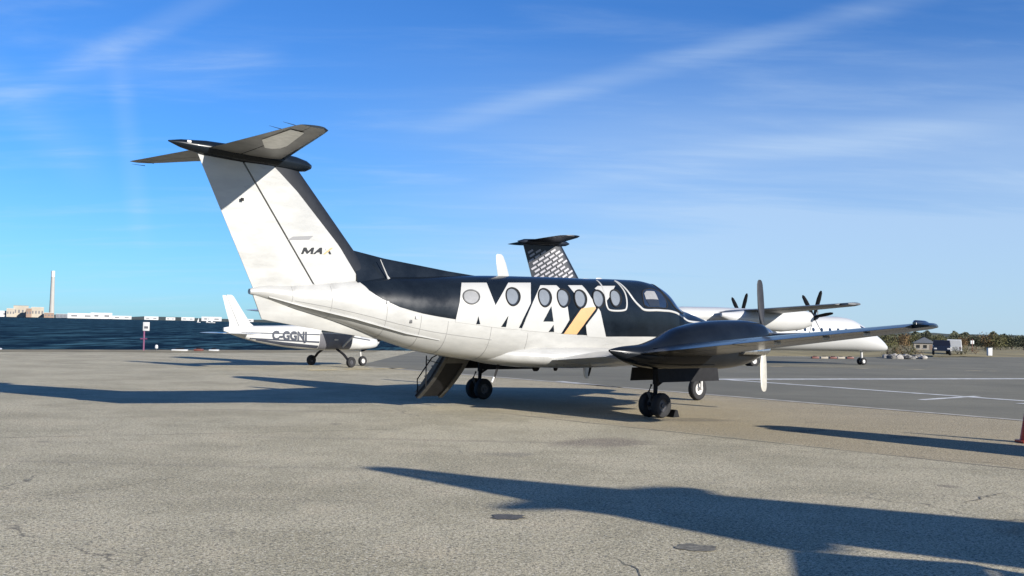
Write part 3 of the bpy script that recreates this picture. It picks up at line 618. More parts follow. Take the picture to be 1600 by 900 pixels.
    for s in (1, -1):
        rings = []
        for x, hgt in ((-6.75, 0.012), (-6.2, 0.04), (-5.2, 0.05), (-4.2, 0.045), (-3.5, 0.01)):
            th = -38
            p0 = Vector(fpt(x, th, -0.02)); p1 = Vector(fpt(x, th, hgt)); t = Vector((0, 0, 0.007))
            q = [p0-t, p0+t, p1+t, p1-t]; rings.append([Vector((p.x, p.y*s, p.z)) for p in q])
        G().loft(rings).build('strake', 'white_paint', A, smooth_=False)
    # ---- T tail
    g = G(); rings = []
    for x, r, z in ((-8.50, 0.012, 4.425), (-8.3, 0.075, 4.41), (-7.9, 0.14, 4.385), (-7.3, 0.17, 4.36), (-6.7, 0.165, 4.34), (-6.3, 0.15, 4.32), (-6.1, 0.11, 4.31), (-6.0, 0.05, 4.31), (-5.98, 0.01, 4.31)):
        rings.append([(x, 1.05*r*math.cos(2*math.pi*k/20), z+0.85*r*math.sin(2*math.pi*k/20)) for k in range(20)])
    bu = g.loft(rings).build('tail_bullet', 'black_paint', A)
    G().box((-8.2, -0.08, 4.44), (0.07, 0.04, 0.04), bev=0.01).build('tail_light', 'rim_white', bu)
    for s in (-1, 1):
        secs = [(s*0.05, -6.50, -7.90, 4.38), (s*0.6, -6.66, -7.86, 4.385), (s*1.6, -6.94, -7.82, 4.395), (s*2.45, -7.18, -7.79, 4.405), (s*2.68, -7.26, -7.78, 4.405), (s*2.80, -7.38, -7.76, 4.405)]
        if s > 0: secs = [(0.05, -6.55, -7.95, 4.385), (0.6, -6.86, -7.97, 4.40), (1.6, -7.32, -8.0, 4.43), (2.4, -7.58, -8.03, 4.452), (2.68, -7.70, -8.05, 4.458), (2.80, -7.84, -8.04, 4.46)]
        def hs(name, c0, c1, m):
            v = []; rings = []
            for y, xl, xt, z in secs: rings.append([(xl-(xl-xt)*a, y, z+(xl-xt)*b) for a, b in foil(c0, c1, 12, 0.10)])
            g = G(); n = len(rings[0]); g.loft(rings)
            mm = []
            for fi in range(len(g.f)):
                k = fi % n; mm.append(1 if (fi < (len(rings)-1)*n and ((c0 <= 0 and 13 <= k <= 21) or (c0 > 0 and 13 <= k <= 24))) else 0)
            o = obj(name, g.v, g.f, 'black_paint', A, True, ['black_paint', 'stab_underside'], mm, 40); return o
        hs('horizontal_stabiliser', 0.0, 0.60, 0); el = hs('elevator', 0.615, 1.0, 0)
        for k in range(2):
            y = s*(2.3+0.4*k); G().tube([(-7.80, y, 4.40), (-8.02, y+s*0.05, 4.41)], [0.006, 0.002], 5).build('static_wick', 'gear_dark', el)
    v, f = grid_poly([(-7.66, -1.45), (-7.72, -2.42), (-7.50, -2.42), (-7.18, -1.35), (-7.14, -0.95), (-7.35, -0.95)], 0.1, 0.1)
    obj('underside_reflection', [(a, b, 4.398-0.048+0.012*max(0, -b-1)+0.022*max(0, (-7.45-a)/0.3)) for a, b in v], f, 'reflection_white', A)  # bright reflection under the right tailplane, painted on as a pale patch
    # ---- wings
    for s in (-1, 1):
        w0 = wing(A, 'wing_centre_section', [(s*0.45, 1.45, -1.05, 0.98), (s*1.2, 1.42, -1.02, 1.04), (s*2.25, 1.38, -0.98, 1.13)], 0, 1, 'white_paint', 0.15)
        o1 = [(s*2.25, 1.37, -0.97, 1.13), (s*3.1, 1.24, -0.92, 1.22), (s*5.2, 0.84, -0.78, 1.46), (s*7.35, 0.42, -0.64, 1.70), (s*7.92, 0.26, -0.60, 1.765), (s*8.07, 0.10, -0.52, 1.78), (s*8.14, -0.12, -0.4, 1.785)]
        w1 = wing(A, 'outer_wing', o1, 0, 0.735, 'black_wing', 0.145, cam_=(1.25, 0.42))
        wing(A, 'flap', [(s*3.05, 1.25, -0.93, 1.215), (s*4.95, 0.885, -0.795, 1.43)], 0.75, 1.0, 'black_wing', 0.145, cam_=(1.25, 0.42))
        ai = wing(A, 'aileron', [(s*4.98, 0.88, -0.79, 1.435), (s*7.35, 0.42, -0.64, 1.70), (s*7.90, 0.265, -0.60, 1.763)], 0.75, 1.0, 'black_wing', 0.145, cam_=(1.25, 0.42))
        for y in (5.6, 6.5, 7.2): G().box((-0.42, s*y, 1.42+(y-5.2)*0.112), (0.16, 0.035, 0.05), bev=0.01).build('hinge_bracket', 'rim_white', ai)
        g = G(); g.loft([[(x, s*7.92+0.045*w*math.cos(2*math.pi*k/12), 1.83+0.045*h*math.sin(2*math.pi*k/12)) for k in range(12)] for x, w, h in ((-0.36, .4, .4), (-0.32, 1, 1), (-0.05, 1, 1), (0.06, .5, .6))]); g.build('wing_tip_light', 'dark_glass', w1)
    g = G(); rings = []
    for x, zb, hw, zt in ((-2.35, 0.99, 0.25, 1.25), (-1.9, 0.915, 0.55, 1.3), (-1.2, 0.85, 0.85, 1.3), (0, 0.815, 0.98, 1.3), (1.2, 0.83, 0.92, 1.3), (1.8, 0.86, 0.7, 1.25), (2.2, 0.9, 0.4, 1.2)):
        rings.append([(x, hw*math.copysign(abs(math.cos(a))**0.75, math.cos(a)), (zb+zt)/2+(zt-zb)/2*math.copysign(abs(math.sin(a))**0.8, math.sin(a))) for a in [2*math.pi*k/28 for k in range(28)]])
    g.loft(rings).build('wing_root_fairing', 'white_paint', A)
    # ---- engines, propellers, main gear (each side)
    NAC = [(-1.27, 1.275, 1.235, .02), (-1.1, 1.31, 1.15, .08), (-.85, 1.34, 1.05, .17), (-.44, 1.37, .945, .28), (.1, 1.50, .895, .37), (.66, 1.71, .872, .42), (1.45, 1.835, .872, .445), (2.1, 1.875, .90, .44), (2.6, 1.885, .955, .42), (3.0, 1.865, 1.06, .375), (3.22, 1.83, 1.19, .32), (3.32, 1.78, 1.34, .24), (3.345, 1.74, 1.42, .18)]
    nx = np.array([q[0] for q in NAC]); nf = [pchip(nx, np.array([q[k] for q in NAC])) for k in (1, 2, 3)]
    bv, bf, bfm = blade_mesh()
    for s in (-1, 1):
        yc = s*2.615; rings = []
        for x in np.arange(-1.27, 3.346, 0.0923):
            zt, zb, hw = (q(x) for q in nf); rings.append([(x, yc+hw*math.copysign(abs(math.cos(a))**0.9, math.cos(a)), (zt+zb)/2+(zt-zb)/2*math.copysign(abs(math.sin(a))**0.92, math.sin(a))) for a in [2*math.pi*k/32 for k in range(32)]])
        na = G().loft(rings).build('engine_nacelle', 'black_wing', A)
        G().loft([[(3.20+0.02*q, yc+w*math.cos(2*math.pi*k/20), 1.22+h*math.sin(2*math.pi*k/20)) for k in range(20)] for q, w, h in ((0, .19, .075), (4, .20, .085), (6, .19, .075), (5, .165, .055), (-6, .14, .04))], caps=True).build('air_inlet', 'bare_metal', na)
        for e_ in (-1, 1):
            G().tube([(3.05, yc+e_*0.26, 1.34), (3.0, yc+e_*0.40, 1.30), (2.86, yc+e_*0.47, 1.275), (2.5, yc+e_*0.485, 1.265), (2.05, yc+e_*0.49, 1.262)], [.085, .09, .08, .07, .065], 14).build('exhaust_stack', 'bare_metal', na)
        hub = (3.42, yc, 1.58)
        sp = G().lathe([(0.175, -0.08), (0.178, 0.0), (0.165, 0.10), (0.13, 0.22), (0.075, 0.31), (0.02, 0.345), (0.001, 0.348)], 28, hub, 'X').build('spinner', 'bare_metal', A)
        for k in range(4):
            b_ = obj('propeller_blade', bv, bf, 'blade_dark', A, True, ['blade_dark', 'blade_light'], bfm, 50)
            b_.location = hub; b_.rotation_euler = (R(90*k-3.5), 0, 0)
        # landing gear
        st = G(); st.tube([(0.03, yc, 1.02), (0.02, yc, 0.62)], 0.06, 14); st.tube([(0.02, yc, 0.62), (0.0, yc, 0.24)], 0.042, 14)
        st.tube([(0.0, yc-0.2, 0.232), (0.0, yc+0.2, 0.232)], 0.035, 12); leg = st.build('main_gear_leg', 'gear_dark', A)
        g = G(); g.tube([(-0.10, yc, 0.62), (-0.19, yc, 0.46), (-0.07, yc, 0.27)], [.022, .028, .022], 8); g.build('torque_link', 'gear_paint', leg)
        g = G(); g.tube([(0.75, yc, 0.95), (0.06, yc, 0.60)], 0.028, 8); g.build('drag_brace', 'gear_dark', leg)
        for e_ in (-1, 1):
            wheel(A, 'main_wheel', (0, yc+e_*0.155, 0.235), 0.235, 0.15, 'rim_dark')
            y0 = yc+e_*0.30
            g = G(); g.loft([[(x, y0+e_*(0.01 if z_ > .8 else 0.05)+t, z_) for z_, t in ((0.93, -.012), (0.68, -.012), (0.68, .012), (0.93, .012))] for x in (-0.30, 0.0, 0.7, 1.48)]); g.build('gear_door', 'gear_dark', A, smooth_=False)
    # ---- nose gear
    g = G(); g.tube([(4.62, 0, 1.25), (4.58, 0, 0.55)], 0.055, 14); g.tube([(4.58, 0, 0.57), (4.57, 0, 0.50)], 0.075, 14)
    ng = g.build('nose_gear_leg', 'rim_white', A)
    g = G()
    for e_ in (-1, 1): g.tube([(4.57, e_*0.03, 0.56), (4.565, e_*0.115, 0.50), (4.56, e_*0.12, 0.27)], [.03, .032, .03], 8)
    g.tube([(4.56, -0.14, 0.275), (4.56, 0.14, 0.275)], 0.025, 8); g.build('fork', 'rim_white', ng)
    wheel(A, 'nose_wheel', (4.56, 0, 0.275), 0.275, 0.165, 'rim_white', 0.52)
    for e_ in (-1, 1): G().box((4.75, e_*0.17, 0.93), (0.75, 0.02, 0.34), rx=e_*0.12, bev=0.006).build('nose_gear_door', 'black_paint', A)
    # ---- airstair door hanging open on the far side
    D = empty('airstair_door', (0, 0, 0)); D.parent = A
    hx0, hx1 = -2.62, -1.95
    top = Vector((0, 0.50, 1.10)); bot = Vector((-0.0, 1.45, 0.20)); dv = bot-top; nn = Vector((0, -dv.z, dv.y)).normalized()
    def dp(x, t, off=0.0): return Vector((x, 0, 0))+top+dv*t+nn*off
    g = G(); g.loft([[dp(x, t, o) for t, o in ((-.02, 0), (0.25, -.05), (0.5, -.065), (0.75, -.05), (1.0, 0), (1.0, 0.03), (0.5, -0.03), (-.02, 0.03))] for x in (hx0, hx1)]); dsk = g.build('door_panel', 'gear_dark', D, auto=30)
    for x in (hx0+0.06, hx1-0.06):
        g = G(); g.loft([[dp(x+w, t, o-0.05*math.sin(math.pi*t)) for w, o in ((-.05, -.045), (.05, -.045), (.05, -.012), (-.05, -.012))] for t in [k/10 for k in range(11)]]); g.build('outer_rail', 'rail_grey', D, auto=40)
    G().box(dp((hx0+hx1)/2, 0.09, -0.055), (hx1-hx0-0.16, 0.20, 0.02), rx=math.atan2(dv.z, dv.y)).build('upper_cover', 'rail_grey', D, smooth_=False)
    for x in (hx0+0.05, hx1-0.05):
        g = G(); g.loft([[dp(x+w, t, o) for w, o in ((-.018, -.02), (.018, -.02), (.018, .11), (-.018, .11))] for t in (0.02, 0.98)]); g.build('stringer', 'step_grey', D, smooth_=False)
    for k in range(4):
        c = dp((hx0+hx1)/2, 0.14+0.235*k, 0.10); G().box(c, (hx1-hx0-0.12, 0.20, 0.025), bev=0.006).build('step', 'step_grey', D)
    G().tube([dp(hx0+0.04, 0.06, 0.02), dp(hx0+0.02, 0.06, 0.10), dp(hx0+0.02, 0.3, 0.24), dp(hx0+0.02, 0.8, 0.24), dp(hx0+0.03, 0.94, 0.05)], 0.013, 8).build('handrail', 'gear_dark', D)
    G().tube([dp(hx1-0.04, 0.06, 0.02), dp(hx1-0.02, 0.06, 0.10), dp(hx1-0.02, 0.3, 0.24), dp(hx1-0.02, 0.8, 0.24), dp(hx1-0.03, 0.94, 0.05)], 0.013, 8).build('handrail', 'gear_dark', D)
    G().tube([(-2.98, 0.62, 1.06), (-2.98, 0.62, 0.42)], 0.012, 6).build('support_strut', 'gear_dark', D)
    G().tube([(-2.98, 0.62, 0.98), (-2.62, 0.66, 0.90)], 0.008, 6).build('support_cable', 'gear_dark', D)
    # ---- antennas
    def blade_ant(x, h, c, tilt, y=0, z=None, m='decal_white', t=0.018, name='antenna'):
        z0 = (fpt(x, 90)[2]-0.02) if z is None else z; sg = 1 if h > 0 else -1
        g = G(); rings = []
        for k, f_ in ((0, 1), (0.6, 0.86), (0.92, 0.62), (1.0, 0.35)):
            cc = c*f_; xc = x-tilt*k*abs(h)
            rings.append([(xc+cc/2*math.cos(a), y+t*f_*math.sin(a), z0+h*k) for a in [2*math.pi*j/12 for j in range(12)]])
        return g.loft(rings).build(name, m, A)
    blade_ant(-1.58, 0.45, 0.30, 0.28)
    blade_ant(1.15, 0.05, 0.22, 0.3); blade_ant(0.75, 0.03, 0.3, 0)
    g = G(); g.tube([(-4.44, -0.16, 2.46), (-4.47, -0.15, 2.52), (-4.62, -0.15, 2.80)], [.035, .016, .008], 8); g.build('whip_antenna', 'decal_white', A)
    blade_ant(-1.75, -0.30, 0.07, 0.35, -0.10, 0.93, 'gear_dark', 0.012); G().tube([(-1.87, -0.10, 0.66), (-1.92, -0.10, 0.56)], [.022, .02], 8).build('antenna_tip', 'rim_white', A)
    blade_ant(0.42, -0.20, 0.07, 0.3, -0.5, 0.86, 'gear_dark', 0.012); blade_ant(-0.75, -0.10, 0.22, 0.1, -0.1, 0.86, 'gear_dark'); blade_ant(-0.2, -0.08, 0.14, 0.1, -0.1, 0.84, 'gear_dark')
    for a, b in ((-4.62, 8), (-4.05, -8)): G().box(fpt(a, b, 0.01), (0.05, 0.02, 0.05), bev=0.006).build('vent', 'rim_white', A)
    G().box(fpt(-4.15, -16, 0.004), (0.05, 0.012, 0.06), bev=0.004).build('drain_port', 'gear_paint', A)
    return A
def copy_tree(o, parent=None):
    c = o.copy(); COL.objects.link(c); c.parent = parent
    for ch in list(o.children): copy_tree(ch, c)
    return c
PX, PY, PH = 1.0203, 21.3571, 0.71879
twin = make_twin(); twin.location = (PX, PY, 0); twin.rotation_euler = (0, 0, PH)
tag(twin, 'black and white twin propeller airplane with MAX lettering and T tail, parked in the middle', 'airplane', 'twin propeller airplanes parked on the apron')
bpy.context.view_layer.update()
t2 = copy_tree(twin)
def plane_to_world(x, y): c, s = math.cos(PH), math.sin(PH); return (PX+x*c-y*s, PY+x*s+y*c)
X2 = plane_to_world(1.16, -20.45); t2.location = (*X2, 0)
for ch in t2.children:
    if ch.name.split('.')[0] in ('outer_wing', 'flap', 'aileron'): ch.scale = (1, 1.33, 1)     # wings stretched past their true span to lengthen the cast shadow
tag(t2, 'second twin propeller airplane beyond the right edge, known by its shadow in the foreground', 'airplane')
# ------------------------------------------------------------------ wheel chock, cone
def chock(c, rz, label):
    t = empty('wheel_chock', (c[0], c[1], 0), rz)
    G().prism([(-0.09, 0.0), (0.09, 0.0), (0.03, 0.14), (-0.03, 0.14)], -0.13, 0.13).build('wedge', 'gear_dark', t, smooth_=False)
    G().tube([(0.0, 0.13, 0.08), (0.0, 0.22, 0.04), (0.05, 0.34, 0.012)], 0.01, 6).build('rope', 'gear_dark', t)
    return tag(t, label, 'chock')
cx, cy = plane_to_world(0.38, -2.70); chock((cx, cy), PH, 'black rubber chock in front of the near main wheel')
def cone(x, y, label):
    t = empty('traffic_cone', (x, y, 0))
    G().box((0, 0, 0.02), (0.30, 0.30, 0.04), bev=0.012).build('base', 'cone_red', t)
    b = G().lathe([(0.135, 0.04), (0.125, 0.06), (0.03, 0.70), (0.024, 0.71), (0.001, 0.71)], 28, (0, 0, 0), 'Z').build('cone_body', 'cone_red', t)
    G().lathe([(0.059, 0.50), (0.0615, 0.50), (0.046, 0.60), (0.044, 0.60)], 28, (0, 0, 0), 'Z').build('reflective_band', 'cone_band', b)
    return tag(t, label, 'cone')
cone(8.155, 16.12, 'orange red traffic cone standing at the right edge of the apron')

# ------------------------------------------------------------------ high-wing light airplane behind the tail
def make_light():
    A = empty('light_airplane', (0, 0, 0))
    ST = [(-4.85, 1.42, 1.30, .03), (-4.5, 1.47, 1.18, .09), (-3.5, 1.50, 0.93, .20), (-2.4, 1.53, 0.76, .33), (-1.4, 1.60, 0.66, .44), (-1.05, 1.85, 0.64, .48), (-0.4, 1.98, 0.62, .52), (0.5, 1.97, 0.61, .53), (0.95, 1.50, 0.62, .50), (1.15, 1.19, 0.63, .48), (1.7, 1.14, 0.66, .43), (2.05, 1.08, 0.71, .36), (2.2, 1.0, 0.78, .24)]
    sx = np.array([q[0] for q in ST]); fs = [pchip(sx, np.array([q[k] for q in ST])) for k in (1, 2, 3)]
    def sec(x, off=0.0, n=28):
        zt, zb, hw = (q(x) for q in fs); return [(x, (hw+off)*math.copysign(abs(math.cos(a))**0.6, math.cos(a)), (zt+zb)/2+((zt-zb)/2+off)*math.copysign(abs(math.sin(a))**0.6, math.sin(a))) for a in [2*math.pi*k/n for k in range(n)]]
    fu = G().loft([sec(x) for x in np.arange(-4.85, 2.21, 0.0881)]).build('fuselage', 'light_white', A, auto=40)
    def side(x, z): 
        zt, zb, hw = (q(x) for q in fs); zc = (zt+zb)/2; k = min(1, abs((z-zc)/((zt-zb)/2)))
        return hw*max(0.0, 1-k**(1/0.3))**0.3
    def panel(name, poly, m, off=0.006, parent=A, s=-1):
        v, f = grid_poly(poly, 0.12, 0.06); return obj(name, [(a, s*(side(a, b)+off), b) for a, b in v], f, m, parent)
    for s in (-1, 1):
        panel('side_stripe', [(-4.2, 1.24), (-0.98, 1.19), (-0.98, 1.23), (-4.2, 1.27)], 'stripe_dark', s=s)
        panel('side_stripe', [(-4.0, 1.03), (-0.98, 0.90), (-0.98, 0.96), (-4.0, 1.08)], 'stripe_dark', s=s)
        panel('belly_trim', [(-3.6, 0.98), (-2.4, 0.80), (-0.98, 0.69), (-0.98, 0.80), (-2.4, 0.92), (-3.6, 1.03)], 'stripe_dark', s=s)
        panel('side_stripe', [(0.62, 1.10), (1.6, 0.99), (1.6, 1.03), (0.62, 1.14)], 'stripe_dark', s=s)
        d_ = panel('cabin_door_shade', [(-0.96, 0.66), (0.60, 0.66), (0.60, 1.22), (-0.96, 1.26)], 'light_grey', 0.008, A, s)  # door area coloured grey to paint in the wing's shadow on the cabin
        panel('door_handle', [(-0.3, 1.0), (-0.1, 1.0), (-0.1, 1.04), (-0.3, 1.04)], 'bare_metal', 0.014, d_, s)
        panel('side_window', [(-0.92, 1.30), (-0.10, 1.30), (-0.10, 1.72), (-0.80, 1.72)], 'dark_glass', 0.010, A, s)
        panel('side_window', [(-0.02, 1.30), (0.62, 1.28), (0.45, 1.72), (-0.02, 1.72)], 'dark_glass', 0.010, A, s)
    # registration on the near side
    for s in (-1,):
        cu = bpy.data.curves.new('registration', 'FONT'); cu.body = 'C-GGNJ'; cu.size = 0.43; cu.extrude = 0.001; cu.offset = 0.02; cu.space_character = 1.02
        to = bpy.data.objects.new('tmp', cu); COL.objects.link(to); bpy.context.view_layer.update()
        me = bpy.data.meshes.new_from_object(to.evaluated_get(bpy.context.evaluated_depsgraph_get())); bpy.data.objects.remove(to, do_unlink=True)
        bm = bmesh.new(); bm.from_mesh(me)
        for v_ in bm.verts:
            x = -2.98+v_.co.x*0.94; z = 1.025+v_.co.y-0.012*(v_.co.x); v_.co = (x, s*(side(x, z)+0.012+v_.co.z), z)
        bm.to_mesh(me); bm.free(); me.materials.append(MATS['stripe_dark'])
        ro = bpy.data.objects.new('registration_lettering', me); COL.objects.link(ro); ro.parent = fu
    # fin and rudder, stabiliser
    g = G(); rings = []
    for z, xl, xt in ((1.40, -3.45, -4.62), (1.6, -3.75, -4.62), (2.1, -4.15, -4.80), (2.5, -4.46, -4.93), (2.56, -4.55, -4.9)):
        rings.append([(xl-(xl-xt)*a, (xl-xt)*b, z) for a, b in foil(0, 0.62, 8, 0.09)])
    fi = g.loft(rings).build('fin', 'light_white', A, auto=40)
    g = G(); rings = []
    for z, xl, xt in ((1.36, -3.42, -4.62), (1.6, -3.75, -4.62), (2.1, -4.15, -4.80), (2.5, -4.46, -4.93), (2.54, -4.52, -4.92)):
        rings.append([(xl-(xl-xt)*a, (xl-xt)*b, z) for a, b in foil(0.64, 1, 6, 0.09)])
    g.loft(rings).build('rudder', 'light_white', A, auto=40)
    for s in (-1, 1): wing(A, 'stabiliser', [(s*0.05, -3.95, -4.85, 1.22), (s*1.3, -4.15, -4.85, 1.22), (s*1.5, -4.3, -4.8, 1.22)], 0, 1, 'light_white', 0.09)
    for s in (-1, 1):
        wing(A, 'wing', [(s*0.0, 0.55, -0.98, 2.02), (s*2.6, 0.55, -0.98, 2.07), (s*4.45, 0.40, -0.74, 2.11), (s*4.65, 0.25, -0.6, 2.115)], 0, 1, 'light_white', 0.12)
        G().tube([(0.15, s*0.50, 0.76), (0.05, s*2.3, 2.0)], 0.035, 8).build('wing_strut', 'light_white', A)
        g = G(); g.loft([[(0.06*c*1.0+x, s*y-0.0, z+0.02*e_) for c, e_ in ((-1, -1), (1, -1), (1, 1), (-1, 1))] for x, y, z in ((-0.05, 0.40, 0.66), (-0.02, 0.75, 0.48), (0, 1.05, 0.22))]); g.build('gear_leg', 'gear_dark', A, smooth_=False)
        wheel(A, 'main_wheel', (0, s*1.15, 0.20), 0.20, 0.15, 'rim_dark', 0.45, 20)
    wheel(A, 'nose_wheel', (1.62, 0, 0.19), 0.19, 0.14, 'rim_white', 0.5, 20)
    G().tube([(1.55, 0.09, 0.70), (1.62, 0.09, 0.2)], 0.035, 8).build('nose_gear_leg', 'rim_white', A)
    sp = G().lathe([(0.15, 0), (0.14, 0.1), (0.08, 0.22), (0.001, 0.28)], 18, (2.2, 0, 0.92), 'X').build('spinner', 'light_white', A)
    for k in range(2):
        b_ = G().loft([[(2.27+0.02*math.cos(a), c*math.sin(a), r) for a in [2*math.pi*j/8 for j in range(8)]] for r, c in ((0.08, .05), (0.4, .085), (0.75, .07), (0.88, .03))]).build('propeller_blade', 'blade_dark', A)
        for v_ in b_.data.vertices: pass
        b_.data.transform(Matrix.Translation((0, 0, 0.92)) @ Matrix.Rotation(R(65+180*k), 4, 'X'))
    return A
la = make_light(); la.location = (-6.86, 39.13, 0); la.rotation_euler = (0, 0, R(50.5))
tag(la, 'small white high wing propeller airplane by the lake behind the tail cone', 'airplane')

# ------------------------------------------------------------------ the big turboprop airliner in the background
def make_airliner():
    A = empty('turboprop_airliner', (0, 0, 0))
    ST = [(-15.6, 4.05, 3.75, .12), (-14.5, 4.10, 3.25, .45), (-12.0, 4.05, 2.45, .90), (-9.0, 3.95, 1.75, 1.20), (-6.5, 3.85, 1.25, 1.33), (-4.0, 3.80, 1.10, 1.345), (11.0, 3.80, 1.08, 1.345), (12.4, 3.68, 1.07, 1.29), (13.4, 3.30, 1.06, 1.16), (14.4, 2.83, 1.05, 0.98), (15.3, 2.35, 1.07, 0.74), (16.0, 1.90, 1.11, 0.48), (16.45, 1.55, 1.2, 0.2), (16.55, 1.42, 1.32, 0.05)]
    sx = np.array([q[0] for q in ST]); fs = [pchip(sx, np.array([q[k] for q in ST])) for k in (1, 2, 3)]
    def pt(x, th, off=0.0):
        zt, zb, hw = (q(x) for q in fs); c, s = math.cos(R(th)), math.sin(R(th)); return (x, -(hw+off)*c, (zt+zb)/2+((zt-zb)/2+off)*s)
    fu = G().loft([[pt(x, 360*k/32) for k in range(32)] for x in list(np.arange(-15.6, 16.5, 0.4))+[16.45, 16.55]]).build('fuselage', 'airliner_white', A, auto=60)
    for x in np.arange(-8.0, 11.4, 0.80):
        if -1.0 < x < -0.2: continue
        for s in (0, 180): 
            ring = [(x+0.13*math.cos(a), s+(1 if s == 0 else -1)*(12+6.5*math.sin(a))) for a in [2*math.pi*k/10 for k in range(10)]]
            obj('cabin_window', [pt(a, b, 0.012) for a, b in ring], [tuple(range(10))], 'dark_glass', fu)
    for pl in ([(12.9, 42), (13.7, 44), (13.9, 22), (13.0, 20)], [(13.85, 48), (14.5, 50), (14.6, 28), (14.0, 25)]):
        for mp_ in (lambda p: p, mirror_poly):
            v, f = grid_poly(mp_(pl), 0.2, 6); obj('cockpit_window', [pt(a, b, 0.015) for a, b in v], f, 'dark_glass', fu)
    # fin with brick-like print
    F_LE = ((-10.9, 4.9), (-12.93, 8.15)); F_TE = ((-15.0, 5.3), (-15.84, 8.0))
    def fh(x, z):
        le, te = lerp_edge(z, *F_LE), lerp_edge(z, *F_TE); c = min(1, max(0, (le-x)/(le-te))); return (le-te)*0.5*(0.2969*math.sqrt(c)-0.126*c-0.3516*c*c+0.2843*c**3-0.1015*c**4)+0.004
    rings = []
    for i in range(12):
        z = 3.7+(8.2-3.7)*i/11; le, te = lerp_edge(z, *F_LE), lerp_edge(z, *F_TE)
        if z < 4.9: le += (4.9-z)*1.2
        rings.append([(le-(le-te)*a, (le-te)*b, z) for a, b in foil(0, 1, 12, 0.10)])
    fi = G().loft(rings).build('fin', 'airliner_navy', A, auto=40)
    rnd = random.Random(5); ux, uz = math.cos(R(33)), math.sin(R(33))
    for r in range(-8, 15):
        c0 = rnd.uniform(-0.4, 0.4)
        for k in range(-9, 10):
            cu, cv = c0+k*0.52, r*0.275
            poly = []
            for a, b in ((-0.205, -0.066), (0.205, -0.066), (0.205, 0.066), (-0.205, 0.066)):
                a += cu; b += cv; poly.append((-13.9+a*ux-b*uz, 6.3+a*uz+b*ux))
            ins = all(z < 7.98 and z > 4.6 and lerp_edge(z, *F_TE)+0.03 < x < lerp_edge(z, *F_LE)-0.22 for x, z in poly)
            if not ins: continue
            for s in (-1, 1): obj('fin_print', [(x, s*(fh(x, z)+0.012), z) for x, z in poly], [(0, 1, 2, 3)], 'brick_print', fi, False)
    bu = G().loft([[(x, r*math.cos(2*math.pi*k/16), 8.33+0.8*r*math.sin(2*math.pi*k/16)) for k in range(16)] for x, r in ((-16.3, .03), (-15.8, .22), (-14.5, .30), (-13.2, .30), (-12.6, .2), (-12.35, .05))]).build('tail_bullet', 'airliner_navy', A)
    for s in (-1, 1): wing(A, 'tailplane', [(s*0.1, -12.95, -15.6, 8.42), (s*3.6, -13.5, -15.3, 8.46), (s*4.35, -13.75, -15.2, 8.47), (s*4.55, -14.2, -15.0, 8.47)], 0, 1, 'airliner_navy', 0.09)
    for s in (-1, 1):
        wing(A, 'wing', [(s*0.0, 2.6, -0.9, 3.80), (s*4.4, 2.45, -0.75, 3.92), (s*13.4, 1.35, -0.45, 4.28), (s*14.1, 1.0, -0.45, 4.31), (s*14.3, 0.5, -0.4, 4.31)], 0, 0.74, 'airliner_grey', 0.15)
        wing(A, 'flap', [(s*1.5, 2.55, -0.85, 3.84), (s*13.4, 1.35, -0.45, 4.28)], 0.755, 1.0, 'airliner_grey', 0.15)
        rings = []
        for x, zt, zb, hw in ((-2.6, 3.75, 3.45, .1), (-1.5, 3.85, 2.95, .45), (0.5, 4.1, 2.6, .68), (2.5, 4.2, 2.5, .72), (4.2, 4.15, 2.65, .62), (5.0, 4.0, 2.9, .48), (5.2, 3.85, 3.2, .3)):
            rings.append([(x, s*4.4+hw*math.cos(a), (zt+zb)/2+(zt-zb)/2*math.sin(a)) for a in [2*math.pi*k/20 for k in range(20)]])
        G().loft(rings).build('engine_nacelle', 'airliner_white', A)
        G().lathe([(0.30, 0), (0.28, 0.2), (0.18, 0.5), (0.001, 0.75)], 18, (5.22, s*4.4, 3.62), 'X').build('spinner', 'airliner_navy', A)
        for k in range(6):
            b_ = G().loft([[(5.45+c*0.75*math.cos(a), -c*0.7*math.cos(a)+0.03*math.sin(a), r) for a in [2*math.pi*j/8 for j in range(8)]] for r, c in ((0.2, .08), (0.7, .14), (1.4, .15), (1.9, .11), (2.05, .04))]).build('propeller_blade', 'gear_dark', A)
            b_.data.transform(Matrix.Translation((0, s*4.4, 3.62)) @ Matrix.Rotation(R(60*k+22), 4, 'X'))
        G().tube([(0, s*4.4, 2.7), (0, s*4.4, 0.5)], 0.12, 10).build('main_gear_leg', 'rim_white', A)
        for e_ in (-1, 1): wheel(A, 'main_wheel', (0, s*4.4+e_*0.28, 0.42), 0.42, 0.28, 'rim_white', 0.5, 18)
    G().loft([[(x, w*math.cos(a), 3.55+h*math.sin(a)) for a in [2*math.pi*k/20 for k in range(20)]] for x, w, h in ((-6.5, .2, .2), (-5, .8, .48), (-3, 1.15, .66), (0, 1.3, .70), (3, 1.25, .66), (4.5, .9, .45), (5.5, .3, .2))]).build('wing_root_fairing', 'airliner_white', A)
    G().tube([(13.9, 0, 1.3), (13.96, 0, 0.3)], 0.09, 10).build('nose_gear_leg', 'rim_white', A)
    for e_ in (-1, 1): wheel(A, 'nose_wheel', (13.96, e_*0.2, 0.29), 0.29, 0.2, 'rim_white', 0.5, 18)
    G().loft([[(9.5+0.06*c, 0.02*e_, z) for c, e_ in ((-1, 0), (0, 1), (1, 0), (0, -1))] for z in (3.75, 4.2)]).build('antenna', 'airliner_grey', A)
    return A
qa = make_airliner(); qa.location = (15.27, 76.35, -0.8); qa.rotation_euler = (0, 0, R(23.4))
tag(qa, 'large white high wing turboprop airliner with dark patterned tail behind the parked twin', 'airplane')

